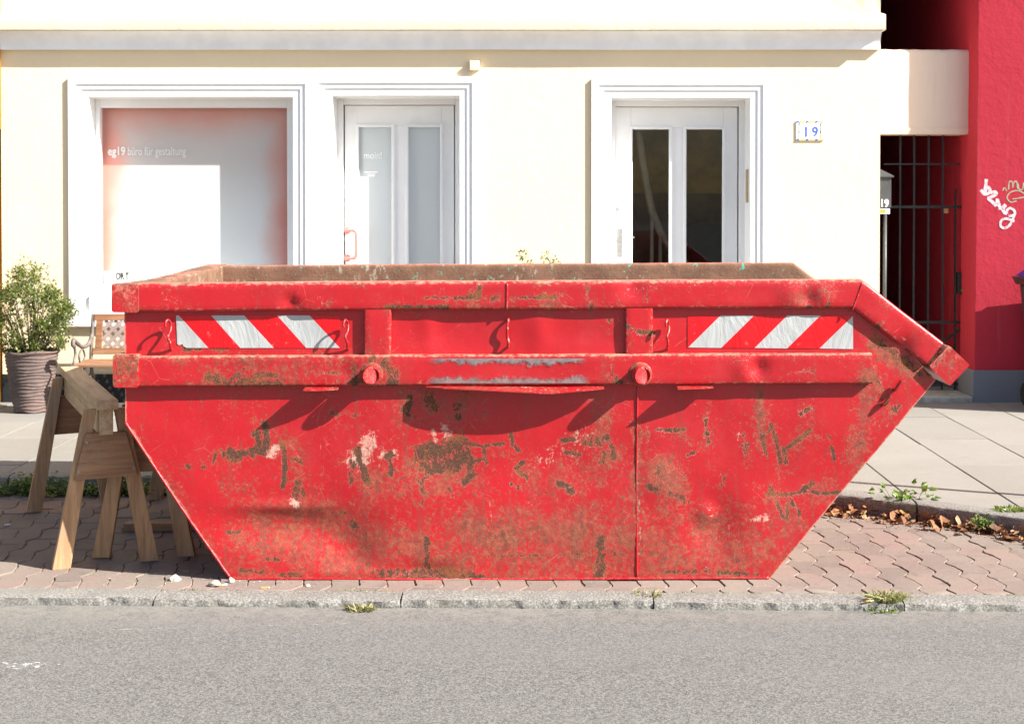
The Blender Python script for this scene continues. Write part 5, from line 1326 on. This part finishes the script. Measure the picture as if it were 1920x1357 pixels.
# ------------------------------------------------------------------ shrubs in ribbed pots
M['pot'] = None
def pot_mat():
    m = Mat('ribbed_terracotta'); n = m.noise(5, 5); n2 = m.noise(30, 5, 0.7)
    c = m.mix(m.step(n, 0.35, 0.65), (0.090, 0.066, 0.060), (0.135, 0.092, 0.082))
    c = m.mix(m.math('MULTIPLY', m.step(n2, 0.5, 0.7), 0.5), c, (0.17, 0.145, 0.135))
    m.col(c); m.rough(0.8); m.bump(n2, 0.3, 0.004); return m.m
M['pot'] = pot_mat(); M['soil'] = plain('potting_soil', (0.04, 0.028, 0.02), 0.95, 0.3, 40, 0.6)
M['bark'] = plain('twig_bark', (0.13, 0.085, 0.055), 0.8, 0.25, 40, 0.2)
def leaf_mat(name, c0, c1, c2, gloss=0.35):
    m = Mat(name); t = m.attr('tint')
    c = m.mix(m.step(t, 0.0, 0.55), c0, c1); c = m.mix(m.step(t, 0.6, 1.0), c, c2)
    m.col(c); m.rough(gloss); m.b.inputs['Specular IOR Level'].default_value = 0.5
    tl = m.n('ShaderNodeBsdfTranslucent'); m.put(tl.inputs[0], m.mix(0.5, c, (0.22, 0.28, 0.03))); mx = m.n('ShaderNodeMixShader'); mx.inputs[0].default_value = 0.28
    m.t.links.new(m.b.outputs[0], mx.inputs[1]); m.t.links.new(tl.outputs[0], mx.inputs[2]); m.t.links.new(mx.outputs[0], m.out.inputs['Surface'])
    return m.m
M['leaf'] = leaf_mat('shrub_leaf', (0.045, 0.070, 0.016), (0.125, 0.155, 0.036), (0.32, 0.32, 0.10))
M['weed'] = leaf_mat('weed_leaf', (0.045, 0.10, 0.018), (0.10, 0.18, 0.03), (0.22, 0.26, 0.05))
M['herb'] = leaf_mat('herb_leaf', (0.07, 0.12, 0.025), (0.15, 0.22, 0.05), (0.30, 0.32, 0.10))
M['dry_grass'] = leaf_mat('dry_grass', (0.16, 0.17, 0.06), (0.30, 0.27, 0.13), (0.42, 0.36, 0.22), 0.7)
def leaf_face(m, tint, c, d, up, L, Wd, t, fold=0.25):
    """a small folded leaf: two triangles pairs along its midrib"""
    c, d, up = Vector(c), Vector(d).normalized(), Vector(up); s_ = d.cross(up)
    if s_.length < 1e-4: s_ = d.cross(Vector((1, 0, 0)))
    s_.normalize(); n = s_.cross(d)
    b = len(m.v)
    m.v += [tuple(c), tuple(c + d * L * 0.45 + s_ * Wd / 2 + n * Wd * fold), tuple(c + d * L - n * L * 0.12), tuple(c + d * L * 0.45 - s_ * Wd / 2 + n * Wd * fold), tuple(c + d * L * 0.5)]
    m.f += [[b, b+4, b+1], [b+4, b+2, b+1], [b, b+3, b+4], [b+4, b+3, b+2]]; m.m += [0] * 4
    tint += [t] * 5
def rnd_dir(rr, zmin=-1.0):
    while True:
        v = Vector((rr.gauss(0, 1), rr.gauss(0, 1), rr.gauss(0, 1))).normalized()
        if v.z > zmin: return v
def potted_shrub(loc, label, tops, rad, hgt, seed, n_tw, sx=1.0):
    rr = random.Random(seed)
    root = tag(empty('potted_shrub', loc), label, 'potted plant', 'potted shrubs by the house wall')
    x0, y0, z0 = loc
    PH = 0.455; prof = [(0.0, 0.0), (0.118, 0.0), (0.124, 0.006)]; nb_ = 17
    for k in range(nb_ * 4 + 1):
        t = k / (nb_ * 4); r = 0.126 + (0.192 - 0.126) * t ** 0.9 + 0.0042 * math.cos(2 * math.pi * t * nb_ ) ; prof.append((r, 0.01 + (PH - 0.03) * t))
    prof += [(0.203, PH - 0.016), (0.206, PH - 0.006), (0.202, PH), (0.188, PH), (0.182, PH - 0.02), (0.175, PH - 0.06)]
    m = MB(); m.lathe(prof, (x0, y0, z0), 56, lambda i, w: 0.004 * math.sin(3 * w + i * 0.4) + 0.003 * math.sin(5 * w - i * 0.23 + seed))
    m.build('pot', M['pot'], root, smooth=True)
    m = MB(); m.lathe([(0.0, PH - 0.05), (0.178, PH - 0.05)], (x0, y0, z0), 32); m.f = [f[::-1] for f in m.f]; m.build('soil', M['soil'], root)
    stems, fol, tint = MB(), MB(), []
    twigs = []
    for k in range(n_tw):
        w = rr.uniform(0, 2 * math.pi); q = math.sqrt(rr.random()) if k % 3 else 0.95
        zt = rr.random() ** 0.75
        bulge = min(1.0, 0.62 + 1.1 * zt) * math.sqrt(max(0.30, 1 - max(0, (zt - 0.72) / 0.32) ** 2)) * rad * 1.16
        ex, ey = q * bulge * math.cos(w) * sx, q * bulge * math.sin(w) * 0.85
        top = tops(math.cos(w) * q) * rr.uniform(0.90, 1.06)
        twigs.append((Vector((x0 + ex, y0 + ey, z0 + PH - 0.02 + 0.02 + zt * top)), w, q))
    for i, (tp, w, q) in enumerate(twigs):
        b = Vector((x0 + 0.05 * math.cos(w) * q, y0 + 0.05 * math.sin(w) * q, z0 + PH - 0.06))
        mid = b.lerp(tp, 0.5) + Vector((0, 0, 0.05)) + Vector((rr.uniform(-.02, .02), rr.uniform(-.02, .02), 0))
        if i % 5 == 0: stems.tube([b, b.lerp(mid, .6), mid, tp], [0.006, 0.005, 0.0035, 0.0015], 5)
        nl = rr.randint(22, 52); sp = rr.uniform(0.026, 0.060)
        for k in range(nl):
            o = rnd_dir(rr) * sp * rr.random() ** 0.5; c = tp + o
            d = (o.normalized() + rnd_dir(rr) * 0.9 + Vector((0, 0, 0.15))); L = rr.uniform(0.014, 0.036)
            leaf_face(fol, tint, c, d, Vector((0, 0, 1)) + rnd_dir(rr) * 0.7, L, L * 0.52, min(1, max(0, rr.gauss(0.45, 0.28))))
    stems.build('stems', M['bark'], root, smooth=True)
    fo = fol.build('crown', M['leaf'], root, attrs={'tint': tint})
    return root
pp = onground(60, 771, SW)
potted_shrub((pp.x, pp.y, SW), 'leafy green shrub in a ribbed brown pot beside the garden bench', lambda c: 0.53 + 0.13 * math.cos(3.3 * c + 0.6), 0.262, 0.75, 5, 230)
ps_ = onground(990, 771, SW)
potted_shrub((ps_.x, 11.25, SW), 'green shrub showing only leaf tips above the far rim of the skip', lambda c: 0.63 + 0.10 * math.cos(5 * c + 1), 0.24, 0.75, 9, 130)

# ------------------------------------------------------------------ wheelie bin at the right edge
M['bin_body'] = plain('dark_bin_plastic', (0.035, 0.022, 0.024), 0.5, 0.15, 20, 0.1); M['bin_blue'] = plain('blue_bin_plastic', (0.03, 0.035, 0.32), 0.4, 0.1, 20, 0.05)
M['tyre'] = plain('bin_tyre', (0.02, 0.02, 0.02), 0.8, 0.1, 20, 0)
bn = tag(empty('wheelie_bin', (3.955, 11.30, SW), math.radians(4)), 'dark wheelie bin with blue lid cut off by the right edge', 'bin')
m = MB(); m.add([(-0.21,-0.22,0.05),(0.21,-0.22,0.05),(0.21,0.20,0.05),(-0.21,0.20,0.05),(-0.28,-0.28,0.93),(0.28,-0.28,0.93),(0.28,0.27,0.93),(-0.28,0.27,0.93)],
               [(0,3,2,1),(4,5,6,7),(0,1,5,4),(1,2,6,5),(2,3,7,6),(3,0,4,7)]); part(m, 'body', M['bin_body'], bn, 0.02)
m = MB(); m.add([(-0.30,-0.31,0.925),(0.30,-0.31,0.925),(0.30,0.29,0.925),(-0.30,0.29,0.925),(-0.325,-0.335,0.985),(0.325,-0.335,0.985),(0.325,0.30,0.985),(-0.325,0.30,0.985)],
               [(0,3,2,1),(4,5,6,7),(0,1,5,4),(1,2,6,5),(2,3,7,6),(3,0,4,7)]); part(m, 'rim', M['bin_body'], bn, 0.006)
m = MB(); m.add([(-0.30,-0.33,0.986),(0.30,-0.33,0.986),(0.30,0.30,0.99),(-0.30,0.30,0.99),(-0.24,-0.27,1.02),(0.24,-0.27,1.02),(0.24,0.24,1.045),(-0.24,0.24,1.045)],
               [(0,3,2,1),(4,5,6,7),(0,1,5,4),(1,2,6,5),(2,3,7,6),(3,0,4,7)]); part(m, 'lid', M['bin_blue'], bn, 0.01)
for sx in (-1, 1):
    m = MB(); m.tube([(sx * 0.20, 0.22, 0.09), (sx * 0.25, 0.22, 0.09)], 0.09, 20); part(m, 'wheel', M['tyre'], bn, 0.004)
m = MB(); m.tube([(-0.2, 0.29, 0.945), (-0.2, 0.325, 0.945), (0.2, 0.325, 0.945), (0.2, 0.29, 0.945)], 0.014, 8); part(m, 'handle', M['bin_body'], bn, 0)

# street sign post just outside the frame, whose thin shadow crosses the slabs
pd = Vector((-SUN.x, -SUN.y, 0)) / SUN.z
b1 = onground(1905, 927, SW); base = b1 - pd * 1.35
sp_ = tag(empty('sign_post', (base.x, base.y, SW)), 'slim grey street sign post right of the frame casting a thin shadow', 'sign post')
m = MB(); m.tube([(0, 0, 0), (0, 0, 2.15)], 0.024, 12); part(m, 'post', M['grey_metal'], sp_, 0)
m = MB(); m.tube([(0, 0, 2.15), (0, 0, 2.17)], [0.03, 0.02], 12); part(m, 'cap', M['iron'], sp_, 0)

# ------------------------------------------------------------------ weeds, fallen leaves and crumbs
def tuft(name, loc, label, n, rad, L, mat_, seed, cat='grass tuft', lean=0.9, wd=0.0035):
    rr = random.Random(seed); m = MB(); tint = []
    for k in range(n):
        w = rr.uniform(0, 6.283); q = rad * math.sqrt(rr.random()); b = Vector((loc[0] + q * math.cos(w), loc[1] + q * 0.6 * math.sin(w), loc[2]))
        d = Vector((math.cos(w) * lean * rr.random() + rr.gauss(0, .3), math.sin(w) * lean * rr.random() + rr.gauss(0, .3), 0.8)).normalized(); l_ = L * rr.uniform(0.4, 1.1); s_ = d.cross(Vector((rr.random() - .5, rr.random() - .5, 0.2))).normalized() * wd * rr.uniform(.7, 1.3)
        mid = b + d * l_ * 0.55; tip = b + d * l_ + Vector((d.x, d.y, -0.5)) * l_ * 0.35; i = len(m.v)
        m.v += [tuple(b - s_), tuple(b + s_), tuple(mid + s_ * .8), tuple(mid - s_ * .8), tuple(tip)]; m.f += [[i, i+1, i+2, i+3], [i+3, i+2, i+4]]; m.m += [0, 0]; tint += [min(1, max(0, rr.gauss(.5, .25)))] * 5
    root = tag(empty(name, loc), label, cat)
    m.build('blades', mat_, root, attrs={'tint': tint}); return root
p = onground(1662, 1126, 0.0); r1 = tuft('grass_tuft', (p.x, p.y, 0.0), 'dry green grass tuft growing over the road kerb near its right end', 260, 0.065, 0.055, M['dry_grass'], 1)
rr = random.Random(4); m = MB(); tint = []
for k in range(260):
    w = rr.uniform(0, 6.283); q = 0.10 * math.sqrt(rr.random()); c = Vector((p.x + q * math.cos(w) * 1.1, p.y + q * 0.7 * math.sin(w) - 0.03, 0.005 + 0.03 * rr.random())); leaf_face(m, tint, c, rnd_dir(rr, -0.2), Vector((0, 0, 1)), rr.uniform(.006, .014), .004, rr.random())
m.build('leaves', M['herb'], r1, attrs={'tint': tint})
p = onground(1660, 1147, ROAD); tuft('grass_tuft', (p.x, p.y + 0.01, ROAD), 'thin grass spilling from the kerb foot onto the asphalt below the dry tuft', 60, 0.07, 0.028, M['herb'], 2)
p = onground(676, 1146, ROAD); tuft('grass_tuft', (p.x, p.y + 0.02, ROAD), 'small pale grass tuft at the kerb foot below the skip', 110, 0.06, 0.036, M['dry_grass'], 3)
p = onground(1214, 1118, 0.0); tuft('grass_tuft', (p.x, p.y, -0.005), 'sparse grass in the kerb joint below the weld seam of the skip', 60, 0.05, 0.05, M['dry_grass'], 6)
p = onground(1440, 1112, 0.0)
gx = MB(); tint = []; rr = random.Random(12)
for k in range(900):      # moss and tiny weeds in the joint behind the kerb and between pavers
    if k < 520:
        px = rr.choice([60, 160, 260, 350, 640, 700, 1020, 1040, 1210, 1300, 1345, 1430, 1545, 1580, 1630, 1700, 1760, 1850, 1900]) + rr.gauss(0, 20); x = onground(px, 1112, 0).x; c = Vector((x, kerbline(x) + rr.gauss(0.004, 0.004), 0.0))
    else:
        ci = rr.choice([9, 10, 11, 12, 13, 14, 15, 16, 17, 18, -18, -17, -16, -15, -14]); y = rr.uniform(6.4, 7.6); v = (y - 6.33) / PL + 0.5
        if mnoise.noise((ci * 3.1, y * 5, 0)) < 0.1: continue
        x = ci * PW + PW/2 + 0.0150 * math.sin(2 * math.pi * (v + (0 if ci % 2 == 0 else 0.0))); c = Vector((x + rr.gauss(0, 0.003), y, -0.004))
    leaf_face(gx, tint, c, rnd_dir(rr, 0.0), Vector((0, 0, 1)), rr.uniform(.005, .016), .005, rr.random())
tag(gx.build('joint_weeds', M['weed'], None, attrs={'tint': tint}), 'tiny weeds and moss sprouting from the paver joints', 'weeds', kind='stuff')

# weeds along the bay kerb on the left
wm, tint = MB(), []; rr = random.Random(21)
for k in range(150):
    x = rr.uniform(-3.2, -1.55); y = 8.53 - abs(rr.gauss(0, 0.07)); h = rr.uniform(0.02, 0.11) * (0.6 + 0.8 * max(0, mnoise.noise((x * 3, 0, 0)) + .4))
    for j in range(rr.randint(8, 18)):
        c = Vector((x + rr.gauss(0, .03), y + rr.gauss(0, .025), 0.005 + h * rr.random())); L = rr.uniform(.014, .034); leaf_face(wm, tint, c, rnd_dir(rr, -0.3), Vector((0, 0, 1)) + rnd_dir(rr) * .3, L, L * .8, rr.random())
tag(wm.build('weeds', M['weed'], None, attrs={'tint': tint}), 'low green weeds along the kerb behind the sawhorses', 'weeds', kind='stuff')

def dead_leaf_mat():
    m = Mat('dead_leaf'); t = m.attr('tint'); c = m.mix(m.step(t, 0, .5), (0.10, 0.045, 0.022), (0.26, 0.115, 0.05)); c = m.mix(m.step(t, .5, 1), c, (0.38, 0.26, 0.15)); m.col(c); m.rough(0.7); return m.m
M['dead_leaf'] = dead_leaf_mat()
def dead_leaf(m, tint, c, L, rr):
    d = rnd_dir(rr, -0.35); d.z *= 0.5; d.normalize(); s_ = d.cross(Vector((rr.gauss(0, .4), rr.gauss(0, .4), 1))).normalized(); n = s_.cross(d); curl = rr.uniform(-.5, .9); b = len(m.v); t = rr.random()
    for i in range(5):
        u = i / 4; wd = L * 0.34 * math.sin(math.pi * (0.08 + 0.86 * u)) * rr.uniform(.75, 1.15); q = c + d * L * (u - .5) + n * L * curl * (u - .5) ** 2
        up = n * wd * rr.uniform(0.1, .8)
        m.v += [tuple(q - s_ * wd + up), tuple(q), tuple(q + s_ * wd + up)]; tint += [t, t * .9, t]
    for i in range(4):
        for k in range(2): m.f.append([b+3*i+k, b+3*i+k+1, b+3*i+k+4, b+3*i+k+3]); m.m.append(0)
lm, tint = MB(), []; rr = random.Random(31)
for k in range(170):
    x = rr.uniform(1.38, 2.75); off = abs(rr.gauss(0, 0.085)); y = bayline(x) - 0.01 - off * 1.1
    dead_leaf(lm, tint, Vector((x, y, 0.010 + max(0, 0.035 - off * .3) * rr.random())), rr.uniform(.03, .085), rr)
for k in range(34):
    x = rr.uniform(-3.0, -1.5); dead_leaf(lm, tint, Vector((x, 8.50 - abs(rr.gauss(0, .06)), 0.012)), rr.uniform(.03, .065), rr)
for k in range(420):     # broken bits
    x = rr.uniform(1.38, 2.75); y = bayline(x) - 0.03 - abs(rr.gauss(0, 0.11)); dead_leaf(lm, tint, Vector((x, y, 0.006)), rr.uniform(.008, .022), rr)
tag(lm.build('leaf_litter', M['dead_leaf'], None, attrs={'tint': tint}), 'dry brown fallen leaves lying along the bay kerb', 'leaf litter', kind='stuff')
# broad leaved weed and herb clump among the leaves on the right
def weed_plant(px, py, label, n, h, rad, Lf, mat_, seed, ratio=0.85):
    rr = random.Random(seed); b = onground(px, py, 0.0); root = tag(empty('weed_plant', (b.x, b.y, 0)), label, 'weed', 'weeds among the dry leaves'); st_m, lf, tint = MB(), MB(), []
    for k in range(n):
        w = rr.uniform(0, 6.283); q = rad * math.sqrt(rr.random()); hh_ = h * rr.random() ** 0.9 * (1 - 0.4 * q / rad); tip = Vector((b.x + q * math.cos(w), b.y + q * .55 * math.sin(w), 0.012 + hh_))
        if k % 3 == 0: st_m.tube([(b.x + .2 * (tip.x - b.x), b.y + .2 * (tip.y - b.y), 0), tip], [.0025, .0012], 5)
        for j in range(rr.randint(1, 3)):
            d = Vector((math.cos(w), math.sin(w), 0.15)) + rnd_dir(rr) * .8; L = Lf * rr.uniform(.5, 1.15); leaf_face(lf, tint, tip, d, Vector((0, -.4, 1)) + rnd_dir(rr) * .4, L, L * ratio, rr.random(), .12)
    st_m.build('stems', M['weed'], root, attrs={'tint': [0.3] * len(st_m.v)}); lf.build('leaves', mat_, root, attrs={'tint': tint}); return root
weed_plant(1702, 968, 'broad leaved green weed with a tall stem among dry leaves', 44, 0.20, 0.16, 0.046, M['weed'], 41)
weed_plant(1738, 958, 'feathery dark weed against the kerb beside the broad leaved one', 60, 0.10, 0.11, 0.026, M['weed'], 42)
weed_plant(1648, 955, 'two leaved seedling among dry leaves left of the tall weed', 8, 0.12, 0.06, 0.04, M['weed'], 44)
weed_plant(1850, 995, 'dense light green herb cushion at the right among dry leaves', 420, 0.085, 0.085, 0.014, M['herb'], 43, 0.4)
p = onground(1895, 957, SW); tuft('grass_tuft', (p.x, p.y, SW), 'low green grass on the slab edge above the kerb at far right', 200, 0.09, 0.03, M['herb'], 8)
# mortar crumbs by the left foot of the skip
M['crumb'] = plain('mortar_crumb', (0.46, 0.39, 0.31), 0.9, 0.2, 60, 0.4)
def crumb(name, px, py, sx, sz, label, seed, mat_=None, cat='rubble'):
    b = onground(px, py, 0.0); bm = bmesh.new(); bmesh.ops.create_icosphere(bm, subdivisions=2, radius=1.0)
    for v in bm.verts:
        q = 1 + 0.45 * mnoise.noise(v.co * 1.6 + Vector((seed * 3.7, 0, 0))) + .15 * mnoise.noise(v.co * 4 + Vector((0, seed, 0))); v.co = Vector((v.co.x * q * sx, v.co.y * q * sx * .8, max(-0.2, v.co.z * q) * sz))
    zmin = min(v.co.z for v in bm.verts)
    for v in bm.verts: v.co.z -= zmin
    me = bpy.data.meshes.new(name); bm.to_mesh(me); bm.free(); me.materials.append(mat_ or M['crumb'])
    o = bpy.data.objects.new(name, me); C.objects.link(o); o.location = (b.x, b.y, 0.0); return tag(o, label, cat, 'mortar crumbs near the skip') if label else o
crumb('mortar_crumb', 328, 1088, .024, .02, 'largest mortar crumb on the pavers, left of the skip foot', 1)
crumb('mortar_crumb', 402, 1097, .024, .018, 'flat mortar crumb just left of the skip bottom corner', 2)
crumb('mortar_crumb', 433, 1091, .015, .018, 'small mortar crumb touching the bottom left corner of the skip', 3)
crumb('mortar_crumb', 577, 1099, .010, .009, 'tiny mortar crumb on pavers below the left part of the skip', 4)
gr, rr = MB(), random.Random(61)
for k in range(240):
    px = rr.uniform(150, 620) if rr.random() < .75 else rr.uniform(620, 1900); py = rr.uniform(1060, 1112) if px < 620 else rr.uniform(1092, 1112)
    b = onground(px, py, 0.0); s_ = rr.uniform(.0015, .005); a = [Vector((rr.gauss(0, 1), rr.gauss(0, 1), abs(rr.gauss(0, 1)))).normalized() * s_ for _ in range(4)]; i = len(gr.v)
    gr.v += [tuple(b + q + Vector((0, 0, .002))) for q in a]; gr.f += [[i, i+1, i+2], [i, i+2, i+3], [i, i+3, i+1], [i+1, i+3, i+2]]; gr.m += [0] * 4
tag(gr.build('grit', M['crumb']), 'pale grit scattered on the pavers along the skip', 'grit', kind='stuff')
M['butt'] = plain('cigarette_paper', (0.75, 0.73, 0.68), 0.8, 0.05, 40, 0); M['filter'] = plain('cigarette_filter', (0.55, 0.25, 0.07), 0.8, 0.1, 40, 0)
def butt(px, py, z, rz, label, split=0.4):
    b = onground(px, py, z); root = tag(empty('cigarette_butt', (b.x, b.y, z), rz), label, 'cigarette butt', 'cigarette butts'); r = .0042
    m = MB(); m.tube([(-.018, 0, r), (-.018 + .036 * split, 0, r)], r, 8); part(m, 'filter', M['filter'], root, 0)
    m = MB(); m.tube([(-.018 + .036 * split, 0, r), (.018, 0, r)], r * .97, 8); part(m, 'paper', M['butt'], root, 0)
butt(418, 1098, 0.0, .7, 'cigarette butt beside the mortar crumbs at the skip corner'); butt(497, 1103, 0.0, .1, 'orange cigarette butt on pavers below the skip', .95); butt(1630, 1128, 0.006, .3, 'cigarette butt on the kerb beside the dry grass tuft', .6)
butt(13, 985, 0.0, .6, 'white cigarette butt on the shaded pavers at the left edge', .1); butt(40, 886, SW, 0.0, 'orange cigarette butt on the pavement edge at far left', .9)
